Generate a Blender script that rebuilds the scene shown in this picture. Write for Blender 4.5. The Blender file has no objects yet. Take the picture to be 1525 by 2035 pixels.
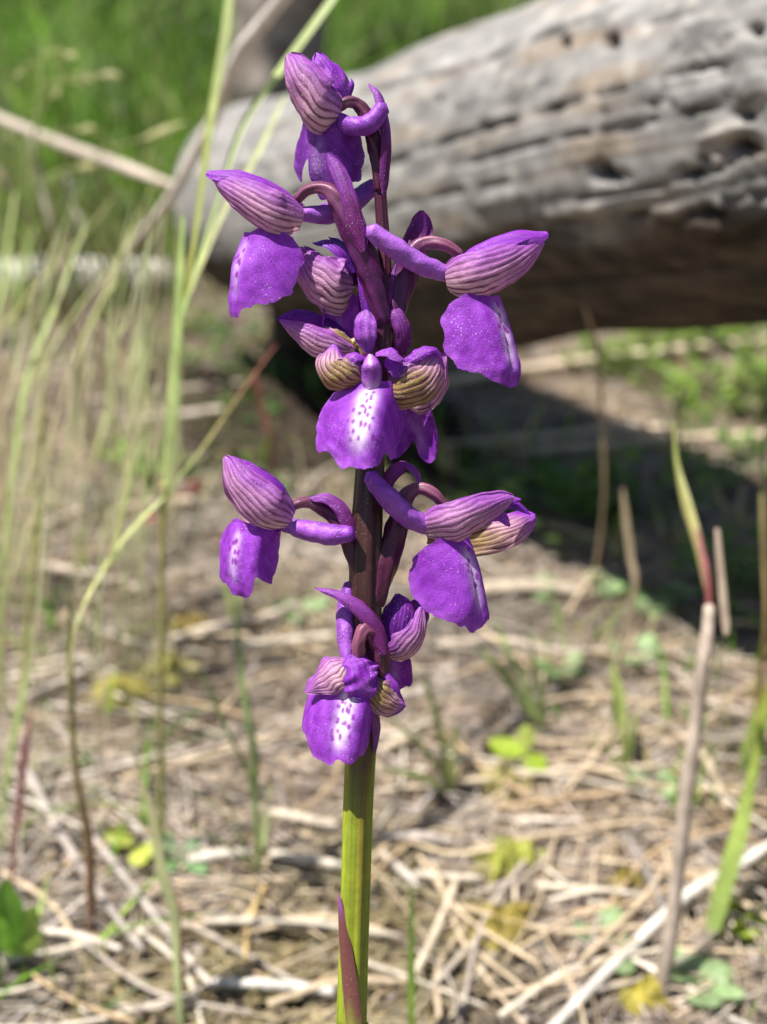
import bpy, math, random
import numpy as np
from mathutils import Vector

rnd = random.Random(7)
rng = np.random.default_rng(7)
scene = bpy.context.scene
COL = scene.collection

# ------------------------------------------------------------------ camera, sky, sun, exposure
PITCH = math.radians(27.0)
CAM = np.array([0.0, 0.0, 0.19])
FPX, CX, CY = 2231.0, 762.5, 1017.5          # focal length and centre in photograph pixels
FOCUS = 0.126
cam_data = bpy.data.cameras.new("camera")
cam = bpy.data.objects.new("camera", cam_data)
COL.objects.link(cam)
cam.location = CAM
cam.rotation_euler = (math.pi / 2 - PITCH, 0, 0)
cam_data.sensor_fit = 'VERTICAL'
cam_data.sensor_height = 36.0
cam_data.lens = 36.0 * FPX / 2035.0
cam_data.clip_start = 0.005
cam_data.clip_end = 300.0
cam_data.dof.use_dof = True
cam_data.dof.focus_distance = FOCUS
cam_data.dof.aperture_fstop = 39.5 / 2.3      # pupil of about 2.3 mm: a compact camera close up
cam_data.dof.aperture_blades = 0
scene.camera = cam

SUN = Vector((-0.37, 0.00, 0.90)).normalized()   # towards the sun
world = bpy.data.worlds.new("World")
scene.world = world
world.use_nodes = True
wn = world.node_tree.nodes
wn.clear()
sky = wn.new("ShaderNodeTexSky")
sky.sky_type = 'NISHITA'
sky.sun_disc = False
sky.sun_elevation = math.asin(SUN.z)
sky.sun_rotation = math.atan2(SUN.x, SUN.y)
bg = wn.new("ShaderNodeBackground")
bg.inputs[1].default_value = 0.06
wo = wn.new("ShaderNodeOutputWorld")
world.node_tree.links.new(sky.outputs[0], bg.inputs[0])
world.node_tree.links.new(bg.outputs[0], wo.inputs[0])

sd = bpy.data.lights.new("sun", 'SUN')
sd.energy = 5.0
sd.angle = math.radians(0.53)
sd.color = (1.0, 0.955, 0.88)
sun = bpy.data.objects.new("sun", sd)
COL.objects.link(sun)
sun.location = (0, 0, 3)
sun.rotation_euler = (-SUN).to_track_quat('-Z', 'Y').to_euler()

scene.view_settings.view_transform = 'Standard'
scene.view_settings.look = 'None'
scene.view_settings.exposure = 0.92
scene.view_settings.gamma = 1.0
scene.render.engine = 'CYCLES'
scene.cycles.use_denoising = True
scene.cycles.max_bounces = 8
scene.cycles.transmission_bounces = 4
scene.cycles.caustics_reflective = False
scene.cycles.caustics_refractive = False

# ------------------------------------------------------------------ places
FWD = np.array([0, math.cos(PITCH), -math.sin(PITCH)])
UPV = np.array([0, math.sin(PITCH), math.cos(PITCH)])
RGT = np.array([1.0, 0, 0])


def ray(px, py):
    return FWD + RGT * ((px - CX) / FPX) - UPV * ((py - CY) / FPX)


def W(px, py, Y):
    """point of the world at distance Y ahead of the camera's foot"""
    r = ray(px, py)
    return CAM + r * (Y / r[1])


def project(P):
    d = np.asarray(P) - CAM
    z = d @ FWD
    return CX + FPX * (d @ RGT) / z, CY - FPX * (d @ UPV) / z


# ---- ground relief
_ph = rng.uniform(0, 6.28, (14, 2))
_dir = rng.uniform(0, 6.28, 14)
_fr = np.array([3, 5, 7, 9, 14, 19, 25, 31, 40, 52, 66, 83, 100, 125.0])


def height(x, y):
    x = np.asarray(x, float); y = np.asarray(y, float)
    z = np.zeros(np.broadcast(x, y).shape)
    for k in range(14):
        z = z + 0.013 / _fr[k] * np.sin(_fr[k] * (x * math.cos(_dir[k]) + y * math.sin(_dir[k])) + _ph[k, 0])
    far = np.clip((np.hypot(x, y) - 2.0) / 10, 0, 1)
    return z * (1 + 3 * far) + far * 0.25


def G(px, py, lift=0.0):
    r = ray(px, py)
    P = CAM + r * ((0.0 - CAM[2]) / r[2])
    for _ in range(4):
        hz = float(height(P[0], P[1])) + lift
        P = CAM + r * ((hz - CAM[2]) / r[2])
    return P


# ---- the orchid's own plane: it leans away from the viewer
LEAN = math.radians(24.0)
ON = np.array([0, math.cos(LEAN), -math.sin(LEAN)])      # away from the viewer
OZ = np.array([0, math.sin(LEAN), math.cos(LEAN)])       # along the stem
OP = CAM + FWD * 0.127
PPM = FPX / 127.0                                         # photograph pixels per mm at the orchid


def O(px, py, d=0.0):
    r = ray(px, py)
    t = ((OP - CAM) @ ON + d / 1000.0) / (r @ ON)
    return CAM + r * t


def OV(x, toward, up):
    v = RGT * x - ON * toward + OZ * up
    return v / np.linalg.norm(v)


# ------------------------------------------------------------------ mesh helpers
def smooth(e0, e1, x):
    t = np.clip((x - e0) / (e1 - e0), 0, 1)
    return t * t * (3 - 2 * t)


def mixc(a, b, t):
    t = np.asarray(t)[..., None]
    return np.asarray(a) * (1 - t) + np.asarray(b) * t


def wob(x, y, seed, f=1.0):
    """smooth cheap noise of two coordinates, about -1..1"""
    r = np.random.default_rng(seed)
    out = 0
    for k in range(6):
        a = r.uniform(0, 6.28); fr = f * r.uniform(.6, 2.4); p = r.uniform(0, 6.28)
        out = out + np.sin(fr * (x * math.cos(a) + y * math.sin(a)) * 3 + p)
    return out / 3.2


def catmull(P, n):
    P = np.asarray(P, float)
    if len(P) == 2:
        t = np.linspace(0, 1, n)[:, None]
        return P[0] * (1 - t) + P[1] * t
    Q = np.vstack([2 * P[0] - P[1], P, 2 * P[-1] - P[-2]])
    seg = np.linalg.norm(np.diff(P, axis=0), axis=1)
    cum = np.concatenate([[0], np.cumsum(seg)]) / max(seg.sum(), 1e-12)
    out = []
    for t in np.linspace(0, 1, n):
        i = min(max(np.searchsorted(cum, t, side='right') - 1, 0), len(P) - 2)
        f = (t - cum[i]) / max(cum[i + 1] - cum[i], 1e-12)
        p0, p1, p2, p3 = Q[i], Q[i + 1], Q[i + 2], Q[i + 3]
        out.append(0.5 * (2 * p1 + (p2 - p0) * f + (2 * p0 - 5 * p1 + 4 * p2 - p3) * f * f + (3 * p1 - p0 - 3 * p2 + p3) * f ** 3))
    return np.array(out)


def unit(v):
    return v / np.maximum(np.linalg.norm(v, axis=-1, keepdims=True), 1e-12)


def grid_faces(nu, nv, closed=False):
    i = np.arange(nu - 1)[:, None]
    j = np.arange(nv if closed else nv - 1)[None, :]
    j2 = (j + 1) % nv
    a = i * nv + j; b = i * nv + j2; c = (i + 1) * nv + j2; d = (i + 1) * nv + j
    return np.stack(np.broadcast_arrays(a, b, c, d), -1).reshape(-1, 4)


def build(name, V, F, mat, parent=None, col=None, uv=None, smooth_shade=True, origin=None):
    """one mesh object; V are world points, F quads (array) or a list of faces"""
    me = bpy.data.meshes.new(name)
    V = np.asarray(V, float).reshape(-1, 3)
    org = np.zeros(3)
    ob = bpy.data.objects.new(name, me)
    if parent is not None:
        top = parent
        while top.parent is not None:
            top = top.parent
        org = np.array(top.location)
        ob.parent = parent
    elif origin is not None:
        org = np.asarray(origin, float)
        ob.location = org
    V = V - org
    if isinstance(F, np.ndarray):
        n = len(F); k = F.shape[1]
        me.vertices.add(len(V)); me.vertices.foreach_set("co", V.astype(np.float32).ravel())
        me.loops.add(n * k); me.loops.foreach_set("vertex_index", F.astype(np.int32).ravel())
        me.polygons.add(n)
        me.polygons.foreach_set("loop_start", np.arange(0, n * k, k, dtype=np.int32))
        me.update(calc_edges=True)
    else:
        me.from_pydata([tuple(v) for v in V], [], [tuple(int(q) for q in f) for f in F])
    if smooth_shade:
        me.polygons.foreach_set("use_smooth", np.ones(len(me.polygons), bool))
    if col is not None:
        col = np.asarray(col, float).reshape(-1, 3)
        a = me.color_attributes.new("Col", 'FLOAT_COLOR', 'POINT')
        a.data.foreach_set("color", np.hstack([np.clip(col, 0, 1), np.ones((len(col), 1))]).astype(np.float32).ravel())
    if uv is not None:
        li = np.empty(len(me.loops), np.int32); me.loops.foreach_get("vertex_index", li)
        l = me.uv_layers.new(name="UVMap")
        l.data.foreach_set("uv", np.asarray(uv, np.float32).reshape(-1, 2)[li].ravel())
    me.validate()
    me.materials.append(mat)
    COL.objects.link(ob)
    return ob


def tag(o, label, cat, group=None):
    o["label"] = label; o["category"] = cat
    if group:
        o["group"] = group
    return o


def root(name, loc, label, cat, group=None):
    e = bpy.data.objects.new(name, None)
    e.empty_display_size = 0.01
    e.location = loc
    COL.objects.link(e)
    return tag(e, label, cat, group)


def frames(P, hint):
    T = unit(np.gradient(P, axis=0))
    n = np.asarray(hint, float)
    N = []
    for t in T:
        n = n - t * (n @ t)
        if np.linalg.norm(n) < 1e-6:
            n = np.cross(t, [0.31, 0.2, 0.9])
        n = n / np.linalg.norm(n)
        N.append(n)
    N = np.array(N)
    return T, N, np.cross(T, N)


def tube(pts, rad, nu=24, nv=14, flat=1.0, hint=(0.1, -1, 0.2), ridge=0.0, nridge=6, twist=0.0, lump=0.0, seed=0, cap=True):
    """round or flattened tube along pts; rad in metres given at pts; returns V, F, u, angle"""
    P = catmull(pts, nu)
    seg = np.linalg.norm(np.diff(np.asarray(pts, float), axis=0), axis=1)
    cum = np.concatenate([[0], np.cumsum(seg)]) / max(seg.sum(), 1e-12)
    R = np.interp(np.linspace(0, 1, nu), cum, rad) if np.ndim(rad) else np.full(nu, rad)
    T, N, S = frames(P, hint)
    a = np.arange(nv) / nv * 2 * math.pi
    u = np.linspace(0, 1, nu)
    A = a[None, :] + u[:, None] * 0
    rr = R[:, None] * (1 + ridge * np.cos(nridge * (A + twist * u[:, None])))
    if lump:
        rr = rr * (1 + lump * wob(u[:, None] * 9, np.cos(A) + 2 * np.sin(A), seed))
    V = P[:, None, :] + (rr * np.cos(A))[..., None] * N[:, None, :] * flat + (rr * np.sin(A))[..., None] * S[:, None, :]
    V = V.reshape(-1, 3)
    F = grid_faces(nu, nv, True)
    U = np.repeat(u, nv); AA = np.tile(a, nu)
    if cap:
        e0 = P[0] - T[0] * R[0] * .6 * (flat if flat < 1 else 1); e1 = P[-1] + T[-1] * R[-1] * .6
        b = len(V)
        V = np.vstack([V, e0, e1]); U = np.append(U, [0, 1]); AA = np.append(AA, [0, 0])
        j = np.arange(nv); j2 = (j + 1) % nv
        f0 = np.stack([np.full(nv, b), j2, j], -1)
        f1 = np.stack([np.full(nv, b + 1), (nu - 1) * nv + j, (nu - 1) * nv + j2], -1)
        F = [tuple(f) for f in F] + [tuple(f) for f in f0] + [tuple(f) for f in f1]
    return V, F, U, AA


PROF = {
    'ov': [(0, .35), (.15, .8), (.35, 1), (.6, .85), (.85, .42), (.95, .2), (1, .05)],
    'sac': [(0, .6), (.05, .82), (.12, .96), (.25, 1), (.5, .92), (.72, .74), (.88, .53), (.95, .38), (1, .16)],
    'finger': [(0, .3), (.1, .8), (.22, 1), (.5, .97), (.8, .86), (.93, .6), (1, .15)],
    'lin': [(0, .45), (.1, .9), (.25, 1), (.45, .9), (.7, .68), (.9, .32), (1, .04)],
    'obl': [(0, .5), (.2, .85), (.5, 1), (.8, .84), (.93, .5), (1, .12)],
    'blunt': [(0, .5), (.2, .85), (.5, 1), (.8, .95), (.93, .74), (1, .36)],
    'leaf': [(0, .12), (.12, .45), (.35, .92), (.55, 1), (.8, .66), (.94, .28), (1, .03)],
    'round': [(0, .15), (.1, .5), (.3, .9), (.55, 1), (.8, .85), (.94, .5), (1, .1)],
    'blade': [(0, .5), (.15, .9), (.4, 1), (.7, .75), (.9, .35), (1, .04)],
}


def sheet(mid, hw, nrm, cup=0.9, prof='ov', nu=32, nv=40, ruffle=0.0, seed=1, nrm2=None, cup2=None, rib=0.0, nrib=7.0):
    """a petal or leaf: a strip along mid (world points), half width hw (m), arched across by cup radians"""
    P = catmull(mid, nu)
    u = np.linspace(0, 1, nu)
    pr = PROF[prof]
    w = np.interp(u, [a for a, _ in pr], [b for _, b in pr]) * hw
    k = np.array([.25, .5, .25])
    w[1:-1] = (w[:-2] + 2 * w[1:-1] + w[2:]) / 4
    T = unit(np.gradient(P, axis=0))
    nA = np.asarray(nrm, float); nB = nA if nrm2 is None else np.asarray(nrm2, float)
    N = nA * (1 - u[:, None]) + nB * u[:, None]
    N = unit(N - T * np.sum(N * T, 1, keepdims=True))
    S = np.cross(T, N)
    v = np.linspace(-1, 1, nv)
    cc = cup if cup2 is None else cup + (cup2 - cup) * u[:, None]
    al = cc * v[None, :]
    rho = w[:, None] / np.maximum(cc, 1e-3)
    side = rho * np.sin(al); back = rho * (1 - np.cos(al))
    if rib:
        wv = v[None, :] + .055 * wob(u[:, None] * 3.2, v[None, :] * 1.5, seed % 17 + 3)
        back = back + rib * hw * np.cos(2 * math.pi * (wv * nrib * .5 + .13 * (seed % 17))) * np.sin(np.clip(u, 0, 1) * 3.0)[:, None]
    if ruffle:
        back = back + ruffle * hw * wob(u[:, None] * 4 + seed, v[None, :] * 1.6, seed) * (0.25 + np.abs(v)[None, :] ** 1.5)
        side = side * (1 + .5 * ruffle * wob(u[:, None] * 7, np.sign(v)[None, :] * 2.0, seed + 5))
    V = P[:, None, :] + side[..., None] * S[:, None, :] - back[..., None] * N[:, None, :]
    U, VV = np.meshgrid(u, v, indexing='ij')
    return V.reshape(-1, 3), grid_faces(nu, nv), U, VV


# ------------------------------------------------------------------ materials
def nmat(name):
    m = bpy.data.materials.new(name)
    m.use_nodes = True
    n = m.node_tree.nodes
    n.clear()
    return m, n, m.node_tree.links


def tissue(name, rough=0.42, spec=0.4, trans=0.3, fleck=0.0, bump=0.25, scale=5200.0, detail=0.22, fscale=2700.0):
    """living tissue coloured by its own pigment (Col), partly translucent, with fine papillae"""
    m, n, l = nmat(name)
    at = n.new("ShaderNodeAttribute"); at.attribute_name = "Col"
    tc = n.new("ShaderNodeTexCoord")
    no = n.new("ShaderNodeTexNoise"); no.inputs["Scale"].default_value = scale * .25; no.inputs["Detail"].default_value = 4
    l.new(tc.outputs["Object"], no.inputs["Vector"])
    mr = n.new("ShaderNodeMapRange"); mr.inputs[1].default_value = .25; mr.inputs[2].default_value = .75
    mr.inputs[3].default_value = 1 - detail; mr.inputs[4].default_value = 1 + detail
    l.new(no.outputs["Fac"], mr.inputs[0])
    mul = n.new("ShaderNodeVectorMath"); mul.operation = 'SCALE'
    l.new(at.outputs["Color"], mul.inputs[0]); l.new(mr.outputs[0], mul.inputs["Scale"])
    colour = mul.outputs[0]
    vo = n.new("ShaderNodeTexVoronoi"); vo.inputs["Scale"].default_value = fscale
    l.new(tc.outputs["Object"], vo.inputs["Vector"])
    if fleck:
        n2 = n.new("ShaderNodeTexNoise"); n2.inputs["Scale"].default_value = 300.0
        l.new(tc.outputs["Object"], n2.inputs["Vector"])
        lim = n.new("ShaderNodeMapRange"); lim.inputs[1].default_value = .36; lim.inputs[2].default_value = .7
        lim.inputs[3].default_value = 0.03; lim.inputs[4].default_value = 0.22
        l.new(n2.outputs["Fac"], lim.inputs[0])
        lt = n.new("ShaderNodeMath"); lt.operation = 'LESS_THAN'
        l.new(vo.outputs["Distance"], lt.inputs[0]); l.new(lim.outputs[0], lt.inputs[1])
        fm = n.new("ShaderNodeMath"); fm.operation = 'MULTIPLY'; fm.inputs[1].default_value = fleck
        l.new(lt.outputs[0], fm.inputs[0])
        mx = n.new("ShaderNodeMixRGB"); mx.inputs[2].default_value = (.85, .74, .82, 1)  # pale papillae grains, their sparkle put into the colour
        l.new(fm.outputs[0], mx.inputs[0]); l.new(colour, mx.inputs[1])
        colour = mx.outputs[0]
    bp = n.new("ShaderNodeBump"); bp.inputs["Strength"].default_value = bump; bp.inputs["Distance"].default_value = 0.00016
    n3 = n.new("ShaderNodeTexNoise"); n3.inputs["Scale"].default_value = scale; n3.inputs["Detail"].default_value = 2
    l.new(tc.outputs["Object"], n3.inputs["Vector"]); l.new(n3.outputs["Fac"], bp.inputs["Height"])
    p = n.new("ShaderNodeBsdfPrincipled")
    p.inputs["Roughness"].default_value = rough
    p.inputs["Specular IOR Level"].default_value = spec
    l.new(colour, p.inputs["Base Color"]); l.new(bp.outputs[0], p.inputs["Normal"])
    tr = n.new("ShaderNodeBsdfTranslucent")
    l.new(colour, tr.inputs[0])
    ms = n.new("ShaderNodeMixShader"); ms.inputs[0].default_value = trans
    l.new(p.outputs[0], ms.inputs[1]); l.new(tr.outputs[0], ms.inputs[2])
    o = n.new("ShaderNodeOutputMaterial")
    l.new(ms.outputs[0] if trans > 0 else p.outputs[0], o.inputs[0])
    return m


M_LIP = tissue("lip_velvet", .58, .25, .34, .42, .5)
M_SEPAL = tissue("sepal_tissue", .5, .32, .3, .5, .5, fscale=3200)
M_SPUR = tissue("spur_tissue", .46, .4, .15, .4, .5)
M_STEM = tissue("stem_tissue", .4, .4, .0, .12, .25, detail=.12)
M_LEAF = tissue("leaf_tissue", .45, .35, .45, .0, .2, scale=900, detail=.25)
M_UNDERSHADE = tissue("undershade", .95, .05, 0, 0, .6, scale=1200, detail=.5)  # near-black, for the painted shade under the log
M_STRAW = tissue("dry_straw", .55, .3, .12, .0, .3, scale=1500, detail=.3)


def wood(name):
    m, n, l = nmat(name)
    at = n.new("ShaderNodeAttribute"); at.attribute_name = "Col"
    uv = n.new("ShaderNodeUVMap"); uv.uv_map = "UVMap"
    mp = n.new("ShaderNodeMapping"); mp.inputs["Scale"].default_value = (5, 46, 1)
    l.new(uv.outputs[0], mp.inputs[0])
    g1 = n.new("ShaderNodeTexNoise"); g1.inputs["Scale"].default_value = 1.6; g1.inputs["Detail"].default_value = 8; g1.inputs["Roughness"].default_value = .65
    g1.inputs["Distortion"].default_value = .4
    l.new(mp.outputs[0], g1.inputs["Vector"])
    tc = n.new("ShaderNodeTexCoord")
    g2 = n.new("ShaderNodeTexNoise"); g2.inputs["Scale"].default_value = 130; g2.inputs["Detail"].default_value = 8
    l.new(tc.outputs["Object"], g2.inputs["Vector"])
    r1 = n.new("ShaderNodeMapRange"); r1.inputs[1].default_value = .3; r1.inputs[2].default_value = .72; r1.inputs[3].default_value = .86; r1.inputs[4].default_value = 1.12
    l.new(g1.outputs["Fac"], r1.inputs[0])
    r2 = n.new("ShaderNodeMapRange"); r2.inputs[1].default_value = .3; r2.inputs[2].default_value = .7; r2.inputs[3].default_value = .62; r2.inputs[4].default_value = 1.3
    l.new(g2.outputs["Fac"], r2.inputs[0])
    mm = n.new("ShaderNodeMath"); mm.operation = 'MULTIPLY'
    l.new(r1.outputs[0], mm.inputs[0]); l.new(r2.outputs[0], mm.inputs[1])
    sc = n.new("ShaderNodeVectorMath"); sc.operation = 'SCALE'
    l.new(at.outputs["Color"], sc.inputs[0]); l.new(mm.outputs[0], sc.inputs["Scale"])
    bp = n.new("ShaderNodeBump"); bp.inputs["Strength"].default_value = .5; bp.inputs["Distance"].default_value = .0004
    l.new(mm.outputs[0], bp.inputs["Height"])
    p = n.new("ShaderNodeBsdfPrincipled"); p.inputs["Roughness"].default_value = .8; p.inputs["Specular IOR Level"].default_value = .2
    l.new(sc.outputs[0], p.inputs["Base Color"]); l.new(bp.outputs[0], p.inputs["Normal"])
    o = n.new("ShaderNodeOutputMaterial"); l.new(p.outputs[0], o.inputs[0])
    return m


M_WOOD = wood("weathered_wood")


def soil():
    m, n, l = nmat("litter_soil")
    tc = n.new("ShaderNodeTexCoord")
    a = n.new("ShaderNodeTexNoise"); a.inputs["Scale"].default_value = 14; a.inputs["Detail"].default_value = 9; a.inputs["Roughness"].default_value = .7
    b = n.new("ShaderNodeTexVoronoi"); b.inputs["Scale"].default_value = 190
    c = n.new("ShaderNodeTexNoise"); c.inputs["Scale"].default_value = 420; c.inputs["Detail"].default_value = 5
    for q in (a, b, c):
        l.new(tc.outputs["Object"], q.inputs["Vector"])
    cr = n.new("ShaderNodeValToRGB")
    e = cr.color_ramp.elements
    e[0].position = .3; e[0].color = (.07, .05, .036, 1)
    e[1].position = .72; e[1].color = (.34, .25, .16, 1)
    x = e.new(.5); x.color = (.19, .135, .09, 1)
    l.new(a.outputs["Fac"], cr.inputs[0])
    mr = n.new("ShaderNodeMapRange"); mr.inputs[1].default_value = .3; mr.inputs[2].default_value = .7; mr.inputs[3].default_value = .45; mr.inputs[4].default_value = 1.5
    l.new(c.outputs["Fac"], mr.inputs[0])
    sc = n.new("ShaderNodeVectorMath"); sc.operation = 'SCALE'
    l.new(cr.outputs[0], sc.inputs[0]); l.new(mr.outputs[0], sc.inputs["Scale"])
    # turf takes over farther away
    sp = n.new("ShaderNodeSeparateXYZ"); l.new(tc.outputs["Object"], sp.inputs[0])
    g = n.new("ShaderNodeMapRange"); g.inputs[1].default_value = .75; g.inputs[2].default_value = 1.3
    l.new(sp.outputs["Y"], g.inputs[0])
    gc = n.new("ShaderNodeMixRGB"); gc.inputs[1].default_value = (.03, .055, .012, 1); gc.inputs[2].default_value = (.09, .14, .03, 1)
    l.new(a.outputs["Fac"], gc.inputs[0])
    mx = n.new("ShaderNodeMixRGB"); l.new(g.outputs[0], mx.inputs[0]); l.new(sc.outputs[0], mx.inputs[1]); l.new(gc.outputs[0], mx.inputs[2])
    bp = n.new("ShaderNodeBump"); bp.inputs["Strength"].default_value = .9; bp.inputs["Distance"].default_value = .003
    l.new(c.outputs["Fac"], bp.inputs["Height"])
    bp2 = n.new("ShaderNodeBump"); bp2.inputs["Strength"].default_value = .6; bp2.inputs["Distance"].default_value = .004
    l.new(b.outputs["Distance"], bp2.inputs["Height"]); l.new(bp.outputs[0], bp2.inputs["Normal"])
    p = n.new("ShaderNodeBsdfPrincipled"); p.inputs["Roughness"].default_value = .9; p.inputs["Specular IOR Level"].default_value = .15
    l.new(mx.outputs[0], p.inputs["Base Color"]); l.new(bp2.outputs[0], p.inputs["Normal"])
    o = n.new("ShaderNodeOutputMaterial"); l.new(p.outputs[0], o.inputs[0])
    return m


M_SOIL = soil()

# ------------------------------------------------------------------ ground
gs = np.sinh(np.linspace(-6.2, 6.2, 301)) / math.sinh(6.2) * 80.0
gx, gy = np.meshgrid(gs, gs + 0.35, indexing='ij')
ground = build("ground", np.stack([gx, gy, height(gx, gy)], -1), grid_faces(301, 301), M_SOIL)
ground["kind"] = "structure"

# ------------------------------------------------------------------ the fallen log
LA, LB = W(512, 398, .56), W(1200, 296, .342)
LR = (.0440, .0462)
ldir = LB - LA
NU, NV = 420, 300
t_log = np.linspace(-.03, 2.0, NU)
P = LA + ldir * t_log[:, None]
belly = np.exp(-((t_log - .58) / .40) ** 2)
P[:, 2] -= .013 * belly
T, N, S = frames(P, (0, -1, .3))
ang = np.arange(NV) / NV * 2 * math.pi
R = LR[0] + (LR[1] - LR[0]) * np.clip(t_log, -1, 1.4)
R = R * (1 + .02 * np.sin(t_log * 17 + 1)) + .0085 * belly
uu, aa = np.meshgrid(t_log, ang, indexing='ij')
endd = np.clip((t_log - t_log[0]) / .07, 0, 1)
capf = np.sqrt(1 - (1 - endd) ** 2) * .97 + .03
endd2 = np.clip((t_log[-1] - t_log) / .03, 0, 1)
capf = capf * (np.sqrt(1 - (1 - endd2) ** 2) * .97 + .03)
ca, sa = np.cos(aa), np.sin(aa)
rel = 1 + .012 * wob(uu * 2.2, ca * 1.3 + 3, 11) + .008 * wob(uu * 2.0 + sa, ca * 2.2, 12)
grain = wob(uu * 1.6, aa * 9, 13) * .5 + wob(uu * 2.5, aa * 21, 14) * .5
fine = wob(uu * 22, aa * 7, 16) * .6 + wob(uu * 45, aa * 12, 17) * .4
rough_zone = smooth(.55, 1.1, uu)
dr = .00025 * grain + .00025 * fine * (0.2 + rough_zone)
RR = R[:, None] * capf[:, None] * rel + dr
LV = P[:, None, :] + (RR * ca)[..., None] * N[:, None, :] + (RR * sa)[..., None] * S[:, None, :]
outw = ca[..., None] * N[:, None, :] + sa[..., None] * S[:, None, :]
qx, qy = project(LV.reshape(-1, 3)); qx = qx.reshape(NU, NV); qy = qy.reshape(NU, NV)
facing = np.sum(outw * (LV - CAM), -1) < 0
dent = np.zeros((NU, NV)); stain = np.zeros((NU, NV)); plate = np.zeros((NU, NV))
for hx, hy, rx, ry, dep in [(1192, 345, 22, 24, .016), (1212, 352, 34, 16, .006), (1118, 79, 13, 13, .012), (1212, 78, 17, 20, .010), (1372, 346, 34, 13, .010),
                            (1386, 136, 17, 8, .006), (1432, 141, 13, 10, .009), (1470, 292, 40, 22, .010), (1400, 318, 10, 10, .008), (1500, 62, 20, 12, .007),
                            (960, 250, 16, 8, .004), (1000, 640, 60, 10, .004), (1480, 230, 22, 12, .005), (1120, 440, 40, 9, .004), (1260, 430, 46, 10, .006),
                            (1420, 420, 50, 13, .007), (870, 195, 9, 6, .004), (1290, 205, 12, 6, .003)]:
    rx *= .72; ry *= .72; dep *= .75
    wb = 1 + .25 * wob(qx / 22, qy / 22, int(hx))
    dd = np.sqrt(((qx - hx) / rx) ** 2 + ((qy - hy) / ry) ** 2) * wb
    dent += np.where(facing, dep * (1 - smooth(.55, 1.15, dd)), 0)
    plate -= np.where(facing, .0012 * np.exp(-((dd - 1.35) / .3) ** 2), 0)


def seg_dist(line):
    best = np.full((NU, NV), 1e9)
    line = catmull(np.array(line, float), 40)
    for a, b in zip(line[:-1], line[1:]):
        ab = b - a; q = ((qx - a[0]) * ab[0] + (qy - a[1]) * ab[1]) / (ab @ ab)
        q = np.clip(q, 0, 1)
        best = np.minimum(best, np.hypot(qx - a[0] - q * ab[0], qy - a[1] - q * ab[1]))
    return best


for line, wd, dep in [([(560, 395), (776, 321), (946, 261), (1060, 226), (1194, 188), (1340, 148), (1525, 105)], 6, .004),
                      ([(520, 260), (709, 186), (940, 127), (1060, 75), (1190, 30)], 5, .0032),
                      ([(640, 300), (800, 250), (1000, 190), (1150, 150)], 3, .0012),
                      ([(470, 340), (640, 300), (760, 262)], 4, .0018), ([(430, 480), (600, 450), (820, 400), (1010, 360)], 4, .002),
                      ([(900, 330), (1100, 280), (1300, 240), (1500, 190)], 4, .002), ([(1150, 400), (1300, 372), (1450, 330)], 5, .003),
                      ([(1240, 60), (1380, 20)], 5, .0025), ([(460, 540), (700, 520), (950, 480), (1150, 470)], 6, .003),
                      ([(600, 620), (850, 580), (1150, 560), (1500, 520)], 6, .003)]:
    wd *= .62; dep *= .6
    s_ = seg_dist(line) + 3 * wob(qx / 40, qy / 25, 31)
    dent += np.where(facing, dep * np.exp(-(np.maximum(s_, 0) / wd) ** 2), 0)
    stain += np.where(facing, .8 * np.exp(-(np.maximum(s_, 0) / (wd * 1.3)) ** 2), 0)
# flakes and plates of the outer wood that still cling on
for bx_, by_, rx, ry, hgt, dk in [(1460, 430, 95, 50, .0035, .5), (1265, 190, 75, 26, .0016, .45), (1395, 70, 60, 32, .0018, .4), (1240, 235, 50, 14, .0012, .4),
                                  (1000, 395, 60, 14, .0014, .1), (1400, 190, 70, 20, .0015, .25), (1500, 175, 30, 30, .002, .5), (1140, 420, 60, 15, .002, -.3),
                                  (1010, 190, 45, 10, .001, .2), (1330, 420, 60, 12, .002, -.2), (880, 300, 60, 16, .001, .1), (1450, 260, 60, 14, .0018, -.35)]:
    wb = wob(qx / 30, qy / 18, int(bx_ + by_)) * .3
    dd = np.sqrt(((qx - bx_) / rx) ** 2 + ((qy - by_ + .22 * (qx - bx_)) / ry) ** 2) + wb
    k = 1 - smooth(.8, 1.0, dd)
    plate += np.where(facing, .6 * hgt * k, 0); stain += np.where(facing, dk * k, 0)
LV = LV + outw * (plate - dent)[..., None]
gN = .5 + .5 * wob(uu * 1.1, aa * 3, 21)
gM = .5 + .5 * wob(uu * 6, aa * 6, 22)
lc = mixc((.20, .192, .185), (.295, .283, .272), np.clip(gN, 0, 1))
lc = mixc(lc, (.25, .19, .135), np.clip((gM - .55) * 1.6, 0, .7) * (.3 + .7 * rough_zone))
lc = mixc(lc, (.35, .33, .30), np.clip((fine - .25) * 1.2, 0, .8))
lc = mixc(lc, (.15, .135, .13), np.clip((-fine - .4) * .9, 0, .4) * (.4 + .6 * rough_zone))
lc = mixc(lc, (.075, .07, .07), np.clip(stain, 0, .85))
lc = np.where((stain < 0)[..., None], mixc(lc, (.5, .44, .36), np.clip(-stain, 0, 1)), lc)
lc = mixc(lc, (.02, .016, .014), np.clip(dent / .006, 0, 1) ** 1.5)      # near-black in the deeper dents
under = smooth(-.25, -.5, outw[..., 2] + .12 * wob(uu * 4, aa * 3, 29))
barkshade = mixc((.022, .016, .012), (.085, .058, .04), np.clip(.4 + .5 * wob(uu * 7, aa * 9, 33) + .3 * fine, 0, 1))
lc = mixc(lc, barkshade, np.clip(under * 1.3 + .35 * wob(uu * 5, aa * 4, 27) * (under > .02), 0, 1) * .92)   # bark on the lower side, darkened to paint the shade there
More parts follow.
